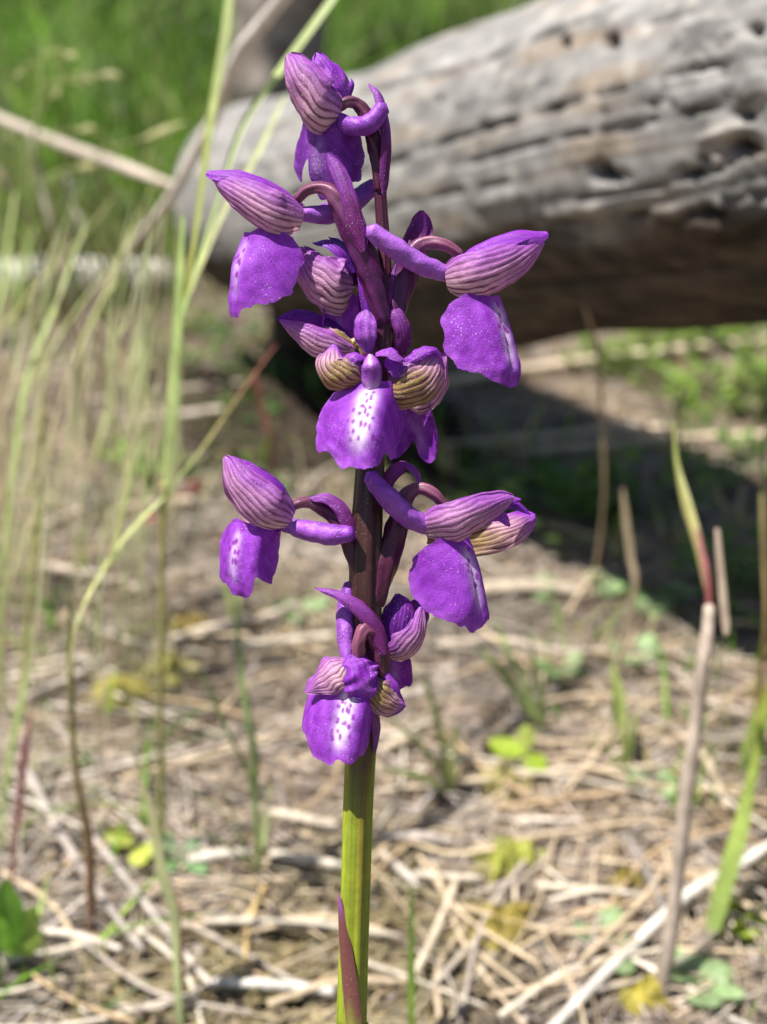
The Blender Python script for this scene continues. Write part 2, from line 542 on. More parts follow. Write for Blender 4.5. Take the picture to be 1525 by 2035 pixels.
LF = grid_faces(NU, NV, True)
LV2 = np.vstack([LV.reshape(-1, 3), P[0], P[-1]])
luv = np.stack([uu * .36, aa / 6.2832], -1).reshape(-1, 2)
log_root = root("fallen_log", (float(LA[0]), float(LA[1]), float(height(LA[0], LA[1]))), "thick weathered grey log with beetle holes and long cracks, raised off the ground", "log")
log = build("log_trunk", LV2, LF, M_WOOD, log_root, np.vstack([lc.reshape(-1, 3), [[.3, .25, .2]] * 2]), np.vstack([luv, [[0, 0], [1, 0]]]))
# a broken limb under the thin end carries it
b0 = LA + ldir * .10 + np.array([0, .012, -.03]); b1 = np.array([b0[0] + .004, b0[1] + .012, float(height(b0[0], b0[1])) - .004])
V_, F_, U_, A_ = tube([b0, (b0 + b1) / 2 + [.003, 0, 0], b1], [.016, .014, .017], 16, 18, lump=.12, seed=4)
build("limb_stub", V_, F_, M_WOOD, log_root, np.tile([[.06, .045, .032]], (len(V_), 1)), np.stack([U_ * .1, A_ / 6.28], -1))
# a cut round of wood beyond the frame carries the thick end
pe = LA + ldir * 1.75
rz = float(height(pe[0], pe[1]))
hb = pe[2] - LR[1] * 1.05 - .006
V_, F_, U_, A_ = tube([(pe[0], pe[1], rz - .01), (pe[0], pe[1], (rz + hb) / 2), (pe[0], pe[1], hb - .012), (pe[0], pe[1], hb)], [.062, .058, .057, .052], 14, 40, lump=.05, seed=5, ridge=.02, nridge=9, hint=(1, 0, 0))
tag(build("wood_round", V_, F_, M_WOOD, None, np.tile([[.2, .15, .11]], (len(V_), 1)), np.stack([A_ / 6.28 * .5, U_], -1), origin=(pe[0], pe[1], rz)),
    "upright round of rough brown wood propping the thick end of the log", "wood block")


mc = LA + ldir * .17  # thin dark sheet added to paint the shade under the log end
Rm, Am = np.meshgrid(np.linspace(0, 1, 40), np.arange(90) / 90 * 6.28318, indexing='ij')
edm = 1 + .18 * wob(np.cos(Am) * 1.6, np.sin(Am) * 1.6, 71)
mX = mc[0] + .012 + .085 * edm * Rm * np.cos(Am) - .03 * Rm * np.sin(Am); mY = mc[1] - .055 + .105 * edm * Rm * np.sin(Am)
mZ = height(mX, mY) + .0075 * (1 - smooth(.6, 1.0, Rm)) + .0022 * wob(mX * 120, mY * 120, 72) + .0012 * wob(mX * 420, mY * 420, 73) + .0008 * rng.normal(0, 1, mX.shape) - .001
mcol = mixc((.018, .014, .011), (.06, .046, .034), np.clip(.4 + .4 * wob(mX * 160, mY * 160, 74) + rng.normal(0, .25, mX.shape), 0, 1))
tag(build("undershade_patch", np.stack([mX, mY, mZ], -1), grid_faces(40, 90, True), M_UNDERSHADE, None, mcol, origin=(mc[0], mc[1] - .055, 0.0)), "low dark sheet painted as shade under the thin end of the log", "undershade")


def stick(name, pts, rads, col, label, cat, group=None, nv=10, nu=20, lump=.12, flat=1.0, parent=None, end=None, seed=None, mat=None):
    seed = rnd.randrange(10 ** 6) if seed is None else seed
    V, F, U, A = tube(pts, rads, nu, nv, flat, (0, -.3, 1), lump=lump, seed=seed)
    c = np.tile(np.asarray(col, float), (len(V), 1))
    if end is not None:
        c = mixc(col, end, U)
    c = c * (1 + .22 * wob(U * 6, np.cos(A), seed + 1, 1.3))[:, None]
    o = build(name, V, F, mat or M_STRAW, parent, c, np.stack([U * .4, A / 6.28], -1), origin=None if parent else np.asarray(pts[0]))
    if parent is None:
        tag(o, label, cat, group)
    return o


# pale dead branch lying on the ground, and a grey stump behind the log
gp = [G(-420, 640), G(-150, 622), G(60, 606), G(200, 604), G(338, 598)]
pr = [.0135, .0135, .0145, .0135, .012]
stick("fallen_branch", [p + [0, .008, r * .8] for p, r in zip(gp, pr)], pr, (.70, .66, .60), "thick pale bleached branch lying behind the tall grass, ending at the log", "branch", nv=26, nu=60, lump=.09, seed=77)
st = W(560, 200, .86)
zb = float(height(st[0], st[1]))
V_, F_, U_, A_ = tube([(st[0] - .008, st[1], zb - .01), (st[0] - .004, st[1], zb + .07), (st[0] + .003, st[1], zb + .15), (st[0] + .012, st[1] + .01, zb + .27)], [.044, .034, .032, .029], 40, 48, lump=.1, ridge=.05, nridge=7, seed=9, hint=(1, 0, 0))
c_ = mixc((.17, .14, .12), (.34, .29, .25), .5 + .5 * wob(U_ * 9, A_ * 2, 5))
tag(build("dead_stump", V_, F_, M_WOOD, None, c_, np.stack([U_ * .7, A_ / 6.28], -1), origin=(st[0], st[1], zb)), "upright grey brown dead stump standing behind the log in the turf", "stump")

# ------------------------------------------------------------------ the orchid
PURPLE = np.array((.255, .028, .465)); VIOLET = np.array((.13, .022, .37)); PLUM = np.array((.09, .008, .10)); PALE = np.array((.68, .37, .52))
CREAM = np.array((.70, .50, .45)); OLIVE = np.array((.38, .27, .10)); DARKV = np.array((.085, .006, .045)); LILAC = np.array((.34, .10, .48))
SPIKE = O(700, 2035)
foot_dir = OZ
sf = SPIKE.copy()
base = SPIKE - OZ * 0.10 - RGT * .004
zb = float(height(base[0], base[1])) - .003
k_ = (base[2] - zb) / OZ[2]
base = base - OZ * k_
orchid = root("wild_orchid", tuple(base), "tall green stemmed wild orchid with a spike of purple hooded flowers", "orchid")


def px2m(p):
    return p / PPM / 1000.0


def pigment(mode, U, V, seed, top=1, n=7.0):
    nz = wob(U * 2, V * 1.2, seed)
    top = -top
    wv = V + .055 * wob(U * 3.2, V * 1.5, seed + 3)
    # veins spread from the base: the spacing is even across the sepal
    f = np.abs(((wv * n * .5 + .13 * seed) % 1.0) - .5) * 2
    line = smooth(.50, .84, f + .13 * wob(U * 6, V * 4, seed + 9)) * smooth(1.04, .8, U) * np.clip(.98 + .3 * wob(U * 2.5, V * 2.5, seed + 12), .3, 1)
    f2 = np.abs(((wv * n * .5 + .13 * seed + .5 + .1 * wob(U * 4, V, seed + 14)) % 1.0) - .5) * 2
    line = np.maximum(line, .45 * smooth(.72, .92, f2) * smooth(.3, .6, U) * smooth(1.0, .8, U))      # finer side veins begin half way
    if mode == 'sepal':
        t = np.clip(.12 + smooth(-.35, .9, V * top) * .8 + smooth(.4, 1.0, U) * .6 + .15 * nz, 0, 1)
        c = mixc(PALE, CREAM, np.clip(smooth(.5, .05, U) * smooth(.5, -.6, V * top), 0, .8))
        c = mixc(c, np.array((.36, .10, .47)), t)
        return mixc(c, DARKV, line * (.90 - .38 * t))
    if mode == 'inner':
        t = np.clip(smooth(.3, .95, V * top) * .8 + smooth(.72, 1.0, U) * .9, 0, 1)
        c = mixc(OLIVE, PALE, np.clip(smooth(.4, .9, U) + .2 * nz, 0, .9))
        c = mixc(c, PURPLE, t)
        return mixc(c, DARKV, line * (.9 - .4 * t))
    if mode == 'petal':
        c = mixc(PURPLE, LILAC, np.clip(.35 + .35 * nz - .3 * np.abs(V), 0, 1))
        return mixc(c, PLUM, line * .28)
    if mode == 'lilac':
        c = mixc(LILAC, PURPLE, np.clip(.3 + .3 * nz, 0, 1))
        return mixc(c, PURPLE * .8, line * .35)
    if mode == 'violet':
        return mixc(mixc(VIOLET, PURPLE, np.clip(.4 + .4 * nz, 0, 1)), PLUM, line * .45)
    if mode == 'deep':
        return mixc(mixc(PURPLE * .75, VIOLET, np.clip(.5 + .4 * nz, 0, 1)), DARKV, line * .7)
    if mode == 'bract':
        c = mixc((.16, .02, .15), (.27, .06, .40), np.clip(smooth(.25, .95, U) + .25 * nz, 0, 1))
        return mixc(c, PLUM, line * .4)
    if mode == 'bractdark':
        c = mixc((.12, .012, .10), (.20, .03, .27), np.clip(smooth(.55, 1, U) + .2 * nz, 0, 1))
        return mixc(c, PLUM * .7, line * .4)
    raise ValueError(mode)


_pid = [100]


def opetal(parent, name, mode, pts, hw, nrm, cup=.95, prof='ov', top=1, n=7.0, ruffle=.085, nrm2=None, cup2=None, label=None):
    _pid[0] += 1
    V, F, U, VV = sheet([O(*p) for p in pts], px2m(hw), OV(*nrm), cup, prof, 34, 56, ruffle, _pid[0], None if nrm2 is None else OV(*nrm2), cup2, .013, n)
    o = build(name, V, F, M_SEPAL, parent, pigment(mode, U, VV, _pid[0] % 17, top, n))
    if label:
        o["label"] = label
    return o


LIP_R = [(0, 9.9), (9, 9.7), (17, 9.1), (22, 9.0), (29, 9.35), (40, 9.1), (50, 8.55), (60, 7.85), (70, 6.9), (80, 5.6), (92, 3.9), (104, 2.6)]
SPOTS = [(.5, 1.0), (-.35, 1.6), (-.05, 2.25), (.65, 2.1), (-.95, 2.75), (-.4, 3.0), (0, 3.4), (.75, 3.05), (-1.55, 3.3), (-.85, 3.9), (.5, 3.9), (-1.25, 4.9),
         (-.3, 5.05), (-2.45, 4.85), (-1.75, 6.2), (-1.05, 6.05), (-.4, 6.55), (-1.4, 7.0), (.35, 5.2), (1.3, 4.2), (1.1, 5.6), (1.6, 6.6)]


def olip(parent, at, N, D, size=1.0, rho=(2.0, 2.0), fold=(50, 50), notch=None, ww=1.2, pc=0.0, bulge=1.3, white=1.0, seed=1, spots=True, lift=0.0, flare=0.0, tint=1.0, cw=.8):
    r = np.random.default_rng(seed)
    Nn = OV(*N); Dd = OV(*D)
    Dd = unit(Dd - Nn * (Dd @ Nn)); Ss = np.cross(Dd, Nn)         # side axis: the viewer's right for a flower facing the viewer
    if Ss @ RGT < 0:
        Ss = -Ss
    th = np.radians(np.linspace(-104, 104, 150)); s = np.linspace(0.0, 1, 56) ** .9
    R0 = np.interp(np.abs(np.degrees(th)), [a for a, _ in LIP_R], [b for _, b in LIP_R]) * size
    cre = .14 * wob(th * 4.0, th * 0, seed, 1.6) + .06 * wob(th * 11, th * 0, seed + 1, 2.2)
    cre = cre + .25 * np.minimum(0, wob(th * 2.4, th * 0 + 1, seed + 2, 1.6))
    R1 = R0 + cre * size
    if notch:
        for nd, ndep, nw in notch:
            R1 = R1 * (1 - ndep * np.exp(-((np.degrees(th) - nd) / nw) ** 2))
    p = s[:, None] * R1[None, :] * np.sin(th)[None, :] * 1.10
    q = s[:, None] * R1[None, :] * np.cos(th)[None, :] * (1.0)
    ap = np.abs(p)
    rr = np.where(p < 0, rho[0], rho[1])
    fm = np.where(p < 0, math.radians(fold[0]), math.radians(fold[1]))
    an = np.maximum(ap - cw, 0) / rr
    am = np.minimum(an, fm); rest = np.maximum(ap - cw - rr * fm, 0)
    curl = .055 * rest ** 2                                        # the lobes still curve a little past the fold
    side = np.sign(p) * (np.minimum(ap, cw) + rr * np.sin(am) + rest * np.cos(fm) - curl * np.sin(fm))
    back = rr * (1 - np.cos(am)) + rest * np.sin(fm) + curl * np.cos(fm)
    L = 9.6 * size
    x = np.clip(q / L, -.4, 1.1)
    fwd = bulge * np.sin(np.clip(x, 0, 1) * 2.4) - flare * x ** 3
    ruf = .42 * wob(p * .23, q * .23, seed + 4) * s[:, None] ** 2 + .10 * wob(p * .8, q * .8, seed + 6) * s[:, None] ** 3
    crease = -.22 * np.exp(-(p / .35) ** 2) * smooth(1.5, 5.0, q)
    f = fwd - back + ruf + crease + lift * s[:, None]
    A = O(*at)
    V = A + (side[..., None] * Ss + q[..., None] * Dd + f[..., None] * Nn) / 1000.0
    rad = np.hypot(p, q)
    nz = wob(p * .5, q * .5, seed + 7)
    vein = .5 + .5 * wob(th[None, :] * 16 + 0 * p, s[:, None] * .5, seed + 8, 1.2)
    c = mixc(PURPLE * .9 * tint, np.array((.37, .075, .65)) * tint, np.clip(.35 + .3 * nz + .35 * (vein - .5), 0, 1))
    wm = np.exp(-((p + .1 - pc) / (ww * size)) ** 2) * smooth(.2, 1.8, q) * smooth(9.0 * size, 5.2 * size, q)
    wm = np.clip(wm * 1.25 * white + .10 * nz * wm, 0, 1)
    c = mixc(c, (.86, .70, .93), wm)
    c = mixc(c, (.40, .13, .56), .45 * smooth(.86, 1.0, s)[:, None] * (.6 + .4 * nz))
    if spots:
        for sp_, sq in (SPOTS if spots is True else [q_ for q_ in SPOTS if q_[1] < 5.6][::2]):
            sp2 = sp_ * min(1.0, ww / 1.2) + pc + r.normal(0, .12); sq2 = sq * .98 * size + r.normal(0, .12)
            a_, b_ = (r.uniform(.14, .26), r.uniform(.2, .46)) if spots is True else (r.uniform(.22, .34), r.uniform(.28, .45))
            dd = np.sqrt(((p - sp2) / a_) ** 2 + ((q - sq2) / b_) ** 2)
            c = mixc(c, (.24, .012, .36), (1 - smooth(.55, 1.35, dd + .25 * wob(p * 2.2, q * 2.2, seed + int(sq * 10)))) * .9)
    return build("lip", V.reshape(-1, 3), grid_faces(56, 150), M_LIP, parent, c)


def otube(parent, name, pts, rads, mat, c0, c1, ridge=0.0, nr=5, twist=0.0, flat=1.0, nu=40, nv=26, streak=.3, label=None, seed=3):
    if name == 'spur':
        rads = [r_ * k_ for r_, k_ in zip(rads, (.82, 1.0, 1.04, .80))]; ridge = .05; flat = .85
    V, F, U, A = tube([O(*p) for p in pts], [px2m(r) for r in rads], nu, nv, flat, OV(.1, 1, .2), ridge, nr, twist, .06, seed)
    t = np.clip((U * 1.0 if name == 'spur' else smooth(.12, .5, U)) + .12 * wob(U * 3, np.cos(A), seed), 0, 1)
    c = mixc(c0, c1, t)
    c = c * (1 + streak * np.cos(nr * (A + twist * U)) * .5 + .12 * wob(U * 5, np.sin(A) * 2, seed + 2))[:, None]
    return build(name, V, F, mat, parent, c)


def flower(ovary, orads, oc0, oc1, label):
    orads = [r_ * (.78 if k_ < 3 else .95) for k_, r_ in enumerate(orads)]
    o = otube(orchid, "flower", ovary, orads, M_STEM, oc0, oc1, .09, 5, 3.0, streak=.45, seed=len(orchid.children) + 3)
    o["label"] = label
    return o


BROWN = np.array((.15, .045, .085)); MAROON = np.array((.06, .007, .03)); DPURP = np.array((.075, .007, .07))
SPC0, SPC1 = np.array((.36, .11, .54)), np.array((.24, .045, .42))

# stem
spts = [(697, 2180, 0), (699, 2035, 0), (703, 1900, 0), (708, 1750, 0), (713, 1600, 0), (719, 1480, 0), (725, 1330, .5), (727, 1200, .5), (729, 1080, .5), (735, 960, 1), (742, 850, 1.5), (752, 740, 1.2), (763, 620, .5), (763, 500, .8), (757, 400, 1), (753, 320, .8)]
srad = [30, 29, 29, 30, 30, 30, 31, 33, 32, 29, 26, 23, 17, 13, 12, 13]
sp3 = [base] + [O(*p) for p in spts]
V_, F_, U_, A_ = tube(sp3, [px2m(34)] + [px2m(r) for r in srad], 150, 64, 1.0, OV(0, 1, 0), .055, 7, .9, .025, 8)
hz = (V_ - base) @ OZ
z_of = lambda py: float((O(720, py) - base) @ OZ)
m_ = smooth(z_of(1640), z_of(1380), hz + .004 * wob(hz * 60, np.cos(A_) * 2, 4))
c_ = mixc((.235, .30, .018), (.20, .24, .02), .5 + .5 * np.cos(5 * (A_ + .9 * U_)))
c_ = mixc(c_, (.16, .075, .02), .55 * smooth(.9, 1.0, np.cos(A_ - .25)) * smooth(z_of(2000), z_of(1650), hz))
c_ = mixc(c_, (.036, .006, .012), m_ * .96)
c_ = mixc(c_, MAROON, smooth(z_of(900), z_of(640), hz) * .8)
c_ = c_ * (1 + .13 * np.cos(21 * (A_ + .9 * U_)) + .16 * wob(hz * 300, np.cos(A_) * 3, 6))[:, None]
build("stem", V_, F_, M_STEM, orchid, c_)
V_, F_, U_, VV_ = sheet([O(700, 2120, -2.0), O(696, 2030, -2.1), O(690, 1950, -1.95), O(681, 1860, -1.55), O(673, 1775, -.9)], px2m(25), OV(-.5, .88, 0), .9, 'lin', 40, 30, .02, 3)
c_ = mixc(mixc((.22, .27, .03), (.13, .045, .04), smooth(.1, .5, U_ + .15 * np.abs(VV_))), (.25, .06, .30), smooth(.82, 1, U_))
build("leaf_sheath", V_, F_, M_STEM, orchid, c_)
V_, F_, U_, VV_ = sheet([O(741, 1390, -1.6), O(750, 1440, -1.5), O(746, 1500, -1.2)], px2m(11), OV(.5, .85, 0), .7, 'leaf', 20, 14, .02, 4)
build("bract", V_, F_, M_SEPAL, orchid, mixc((.30, .10, .26), (.22, .05, .25), U_))

# 1 topmost, facing sideways, lip in shade
f = flower([(672, 214, 0), (690, 203, -.3), (712, 208, 0), (735, 245, .3), (750, 300, .6), (757, 380, .8)], [13, 14, 15, 17, 18, 13], BROWN * .8, MAROON, "topmost flower of the spike with a narrow closed hood and shaded lip")
opetal(f, "lateral_sepal", 'sepal', [(676, 226, -.6), (633, 205, -2.4), (592, 150, -2.2), (571, 108, -.6)], 60, (-.35, .85, -.05), 1.0, 'sac', -1)
opetal(f, "lateral_sepal", 'sepal', [(676, 226, 1.2), (633, 205, 4.2), (592, 150, 4.0), (578, 118, 1.6)], 44.5, (-.2, -.9, .1), 1.0, 'sac', 1)
opetal(f, "dorsal_sepal", 'petal', [(690, 212, .4), (680, 172, -.6), (655, 130, -.4), (630, 104, .4)], 40, (.4, .75, .35), .7, 'obl', 1)
opetal(f, "petal", 'violet', [(694, 205, 1.6), (695, 185, 1.2), (702, 166, 1.3), (697, 155, 1.6)], 8, (.5, .8, 0), .6, 'lin')
opetal(f, "petal", 'petal', [(680, 205, 2.0), (650, 150, 2.4), (612, 125, 2.2)], 24, (-.2, .9, .4), .7, 'ov')
olip(f, (632, 244, .6), (-.55, .80, -.25), (.02, 0, -1), .86, (1.5, 2.0), fold=(20, 72), notch=[(-24, .5, 9)], bulge=1.0, white=.1, seed=3, spots=False, tint=.62)  # tint darkens the pigment to paint this lip's shade
otube(f, "spur", [(668, 232, .4), (700, 250, -.6), (735, 245, -1.4), (762, 213, -1.6)], [15, 19, 20, 20], M_SPUR, SPC1 * .9, SPC1, nr=3)
opetal(f, "bract", 'bract', [(765, 390, -.2), (773, 300, -1.0), (768, 235, -1.0), (755, 185, -.6), (733, 165, .3)], 17, (.6, .75, .2), 1.2, 'finger')

# 2 upper, facing left
f = flower([(590, 398, .4), (610, 378, 0), (640, 374, -.6), (668, 392, -1.0), (698, 450, -1.0), (735, 540, -.6), (762, 640, 0)], [12, 14, 15, 20, 26, 26, 18], BROWN, DPURP, "upper flower with a long pointed purple hood beside the bare log end")
opetal(f, "lateral_sepal", 'sepal', [(603, 437, -.8), (545, 424, -3.0), (480, 387, -2.4), (424, 355, -.4)], 51.5, (-.1, .95, -.2), 1.05, 'sac', -1, 8)
opetal(f, "lateral_sepal", 'sepal', [(603, 437, 2.2), (545, 424, 4.6), (480, 383, 4.0), (418, 350, 1.2)], 46.8, (-.1, -.95, -.2), 1.05, 'sac', 1, 8)
opetal(f, "dorsal_sepal", 'petal', [(602, 410, .6), (545, 368, -.6), (475, 343, -.8), (411, 341, .2)], 31, (-.25, .6, .75), 1.1, 'blunt')
opetal(f, "petal", 'petal', [(596, 415, 0), (540, 385, -1.6), (480, 358, -1.6), (440, 347, -.6)], 20, (-.1, .9, .5), .7, 'ov')
olip(f, (498, 462, 0), (-.72, .68, .12), (.02, 0, -1), 1.0, (1.6, 2.4), fold=(40, 46), notch=[(8, .06, 5)], bulge=1.5, white=.3, seed=5, spots=2, ww=.8)
otube(f, "spur", [(598, 425, .6), (650, 424, 1.6), (700, 402, 3.2), (745, 368, 4.2)], [17, 21, 21, 20], M_SPUR, SPC0, SPC1, nr=3)
opetal(f, "bract", 'bract', [(722, 500, -2.6), (700, 430, -2.8), (678, 360, -2.4), (652, 306, -1.4)], 24, (-.25, .95, .1), 1.1, 'finger')

# 3 upper, facing right
f = flower([(915, 508, .2), (885, 487, 0), (850, 482, .4), (824, 500, .8), (802, 560, 1.0), (778, 650, .8)], [12, 15, 16, 20, 24, 20], BROWN * 1.35, DPURP, "upper flower with a striped hood and spotted lip in front of the log shade")
opetal(f, "lateral_sepal", 'sepal', [(886, 556, -.8), (950, 548, -3.0), (1030, 515, -2.2), (1080, 480, -.4)], 56.2, (.1, .95, -.2), 1.05, 'sac', 1, 8)
opetal(f, "lateral_sepal", 'sepal', [(886, 556, 2.2), (950, 548, 4.6), (1030, 512, 4.0), (1080, 472, 1.2)], 51.5, (.1, -.95, -.2), 1.05, 'sac', -1, 8)
opetal(f, "dorsal_sepal", 'petal', [(890, 530, .6), (950, 490, -.6), (1025, 462, -.8), (1088, 462, .2)], 35, (-.25, .6, .75), 1.1, 'blunt')
opetal(f, "petal", 'petal', [(900, 525, 0), (960, 505, -1.8), (1030, 478, -1.6), (1072, 470, -.6)], 18, (.1, .9, .5), .7, 'ov')
olip(f, (982, 590, 0), (.74, .66, .12), (.03, 0, -1), 1.05, (2.4, 1.4), fold=(46, 70), notch=[(14, .07, 5)], bulge=1.4, white=.6, seed=8, spots=2, ww=.75)
otube(f, "spur", [(896, 545, .4), (840, 526, -1.0), (785, 492, -2.2), (737, 457, -2.8)], [20, 21, 21, 21], M_SPUR, SPC0 * 1.05, SPC0, nr=3)
opetal(f, "bract", 'bractdark', [(796, 580, 2.4), (815, 510, 2.4), (835, 455, 2.6), (838, 418, 2.0)], 33, (-.1, .95, .2), .6, 'obl')
opetal(f, "bract", 'bract', [(772, 620, -.2), (778, 570, -.2), (788, 520, .6)], 8, (.2, .9, 0), .6, 'lin')

# 4 behind, facing away to the left
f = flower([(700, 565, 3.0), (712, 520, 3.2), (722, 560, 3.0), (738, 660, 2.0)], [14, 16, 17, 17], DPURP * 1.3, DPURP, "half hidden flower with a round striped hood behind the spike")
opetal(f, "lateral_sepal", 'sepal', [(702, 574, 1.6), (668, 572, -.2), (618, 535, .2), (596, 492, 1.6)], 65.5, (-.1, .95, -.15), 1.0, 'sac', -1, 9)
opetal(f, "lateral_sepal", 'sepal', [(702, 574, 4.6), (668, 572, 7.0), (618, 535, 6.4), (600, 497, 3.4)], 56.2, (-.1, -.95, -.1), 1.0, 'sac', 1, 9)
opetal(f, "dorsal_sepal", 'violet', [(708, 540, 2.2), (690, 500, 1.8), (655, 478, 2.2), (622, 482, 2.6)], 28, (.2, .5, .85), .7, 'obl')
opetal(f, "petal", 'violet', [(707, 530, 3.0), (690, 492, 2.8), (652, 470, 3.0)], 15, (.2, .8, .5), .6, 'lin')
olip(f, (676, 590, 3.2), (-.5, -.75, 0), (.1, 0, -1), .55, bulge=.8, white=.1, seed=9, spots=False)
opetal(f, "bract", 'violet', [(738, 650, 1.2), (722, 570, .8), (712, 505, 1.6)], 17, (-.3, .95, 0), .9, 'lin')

# 6 withered, beside the open flower
f = flower([(694, 690, 2.2), (715, 680, 2.4), (735, 720, 2.0), (745, 790, 1.6)], [14, 14, 16, 16], OLIVE, DPURP, "withering half open flower with a dark folded hood beside the white centred lip")
opetal(f, "lateral_sepal", 'sepal', [(704, 700, .6), (652, 690, -1.0), (600, 664, -.8), (556, 636, .6)], 36.3, (-.15, .9, -.1), .9, 'ov', -1, 7)
opetal(f, "lateral_sepal", 'sepal', [(704, 690, 4.6), (652, 672, 5.8), (600, 648, 5.0), (554, 632, 2.4)], 35.1, (-.1, -.9, .1), .9, 'ov', 1, 7)
opetal(f, "dorsal_sepal", 'deep', [(700, 676, 2.6), (640, 634, 2.0), (590, 622, 1.6), (551, 634, 1.4)], 20, (-.1, .75, .6), .8, 'obl', label="dark folded dorsal sepal with a brown withered edge")
opetal(f, "petal", 'inner', [(702, 684, 1.2), (672, 664, .8), (640, 648, 1.2)], 12, (0, .9, .4), .6, 'ov')

# 11 behind the open flower, facing away to the right
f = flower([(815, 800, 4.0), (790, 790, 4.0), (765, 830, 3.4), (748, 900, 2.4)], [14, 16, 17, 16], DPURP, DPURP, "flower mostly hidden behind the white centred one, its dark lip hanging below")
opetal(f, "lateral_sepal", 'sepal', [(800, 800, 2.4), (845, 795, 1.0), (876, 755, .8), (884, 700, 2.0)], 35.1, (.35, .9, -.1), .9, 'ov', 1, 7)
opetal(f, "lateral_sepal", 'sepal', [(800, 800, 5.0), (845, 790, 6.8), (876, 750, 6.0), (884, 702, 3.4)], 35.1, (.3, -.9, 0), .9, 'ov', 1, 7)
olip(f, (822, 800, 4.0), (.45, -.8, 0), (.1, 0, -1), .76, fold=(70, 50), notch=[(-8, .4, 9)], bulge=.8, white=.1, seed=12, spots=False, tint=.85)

# 7 lower, facing left
f = flower([(572, 1018, .6), (590, 1002, 0), (620, 1000, .4), (660, 1022, .8), (692, 1060, .6), (715, 1130, .3)], [11, 13, 15, 18, 22, 22], BROWN * .8, MAROON, "lower flower with a pale tapering hood, its lip half in its own shade")
opetal(f, "lateral_sepal", 'sepal', [(577, 1040, -.6), (530, 1022, -2.8), (472, 965, -2.4), (446, 908, -.4)], 58.5, (-.3, .9, -.1), 1.05, 'sac', -1, 8)
opetal(f, "lateral_sepal", 'sepal', [(577, 1040, 2.2), (530, 1022, 4.8), (472, 965, 4.2), (452, 915, 1.6)], 51.5, (-.2, -.95, -.1), 1.05, 'sac', 1, 8)
opetal(f, "dorsal_sepal", 'petal', [(580, 1010, .6), (545, 965, .0), (505, 930, .2), (458, 908, .4)], 26, (.35, .6, .7), 1.0, 'blunt')
opetal(f, "petal", 'violet', [(578, 1003, 2.0), (548, 958, 1.8), (505, 925, 1.8)], 15, (.3, .7, .6), .6, 'ov')
olip(f, (496, 1040, .3), (-.55, .83, -.02), (.0, 0, -1), .86, (1.6, 1.0), fold=(14, 86), notch=[(16, .2, 7)], bulge=1.6, white=.45, seed=14, spots=2, cw=.9, ww=.8, pc=-1.2)
otube(f, "spur", [(566, 1043, .6), (610, 1053, -.6), (660, 1062, -1.8), (698, 1060, -2.4)], [17, 21, 21, 19], M_SPUR, SPC0 * .9, SPC1, nr=3)
opetal(f, "bract", 'bract', [(704, 1075, -1.4), (680, 1012, -1.2), (650, 986, -.8), (615, 990, -.2)], 18, (-.1, .7, .7), 1.0, 'finger')

# 8 lower, facing right
f = flower([(884, 1006, .2), (862, 981, 0), (832, 970, .4), (806, 988, .8), (792, 1040, .8), (768, 1120, .5), (745, 1200, .3)], [11, 15, 16, 18, 23, 25, 20], BROWN * 1.3, MAROON, "lower flower with an open striped hood and broad lip fringed below")
opetal(f, "lateral_sepal", 'sepal', [(843, 1052, -.8), (900, 1044, -2.8), (965, 1014, -2.0), (1022, 988, -.4)], 50.3, (.1, .95, -.2), 1.0, 'sac', 1, 8)
opetal(f, "lateral_sepal", 'inner', [(850, 1060, 3.0), (930, 1070, 5.0), (1010, 1052, 4.2), (1064, 1026, 2.0)], 43.3, (.0, .9, .3), -.7 + 1.3, 'obl', 1, 8)
opetal(f, "dorsal_sepal", 'petal', [(850, 1028, .6), (905, 1000, -.4), (970, 985, -.4), (1035, 992, .6)], 28, (-.2, .6, .8), 1.0, 'obl')
opetal(f, "petal", 'petal', [(860, 1040, 1.0), (930, 1028, .4), (990, 1022, .6), (1014, 1046, .8)], 18, (.1, .9, .3), .6, 'obl')
opetal(f, "petal", 'violet', [(980, 1005, 1.4), (1020, 1000, 1.2), (1055, 1022, 1.6)], 14, (.1, .8, .6), .6, 'ov')
olip(f, (920, 1074, 0), (.72, .68, .12), (.05, 0, -1), 1.05, (2.4, 1.4), fold=(46, 70), notch=[(8, .08, 5)], bulge=1.4, white=.5, seed=17, spots=2, ww=.75)
otube(f, "spur", [(858, 1048, .4), (815, 1028, -1.0), (772, 988, -2.2), (735, 945, -2.6)], [22, 22, 21, 19], M_SPUR, SPC0 * 1.05, SPC1, nr=3)
opetal(f, "bract", 'bract', [(752, 1010, 1.8), (775, 948, 1.6), (805, 922, 1.2), (830, 935, .6), (840, 968, .2)], 18, (0, .6, .8), .9, 'finger', nrm2=(.9, .4, .3))

# 10 behind, lower right
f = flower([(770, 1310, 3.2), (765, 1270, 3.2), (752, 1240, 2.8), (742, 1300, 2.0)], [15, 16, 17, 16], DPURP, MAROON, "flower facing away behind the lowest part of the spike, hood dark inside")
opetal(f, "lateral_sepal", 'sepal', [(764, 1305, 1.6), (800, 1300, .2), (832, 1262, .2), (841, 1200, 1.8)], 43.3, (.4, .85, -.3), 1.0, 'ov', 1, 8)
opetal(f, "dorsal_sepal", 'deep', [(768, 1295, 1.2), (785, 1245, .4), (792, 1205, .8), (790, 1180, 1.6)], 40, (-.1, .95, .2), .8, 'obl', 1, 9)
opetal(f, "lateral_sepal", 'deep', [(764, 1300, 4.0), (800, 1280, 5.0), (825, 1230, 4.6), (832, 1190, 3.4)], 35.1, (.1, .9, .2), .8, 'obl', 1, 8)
olip(f, (785, 1300, 3.6), (.35, -.85, 0), (-.1, 0, -1), .45, bulge=.6, white=.1, seed=19, spots=False)

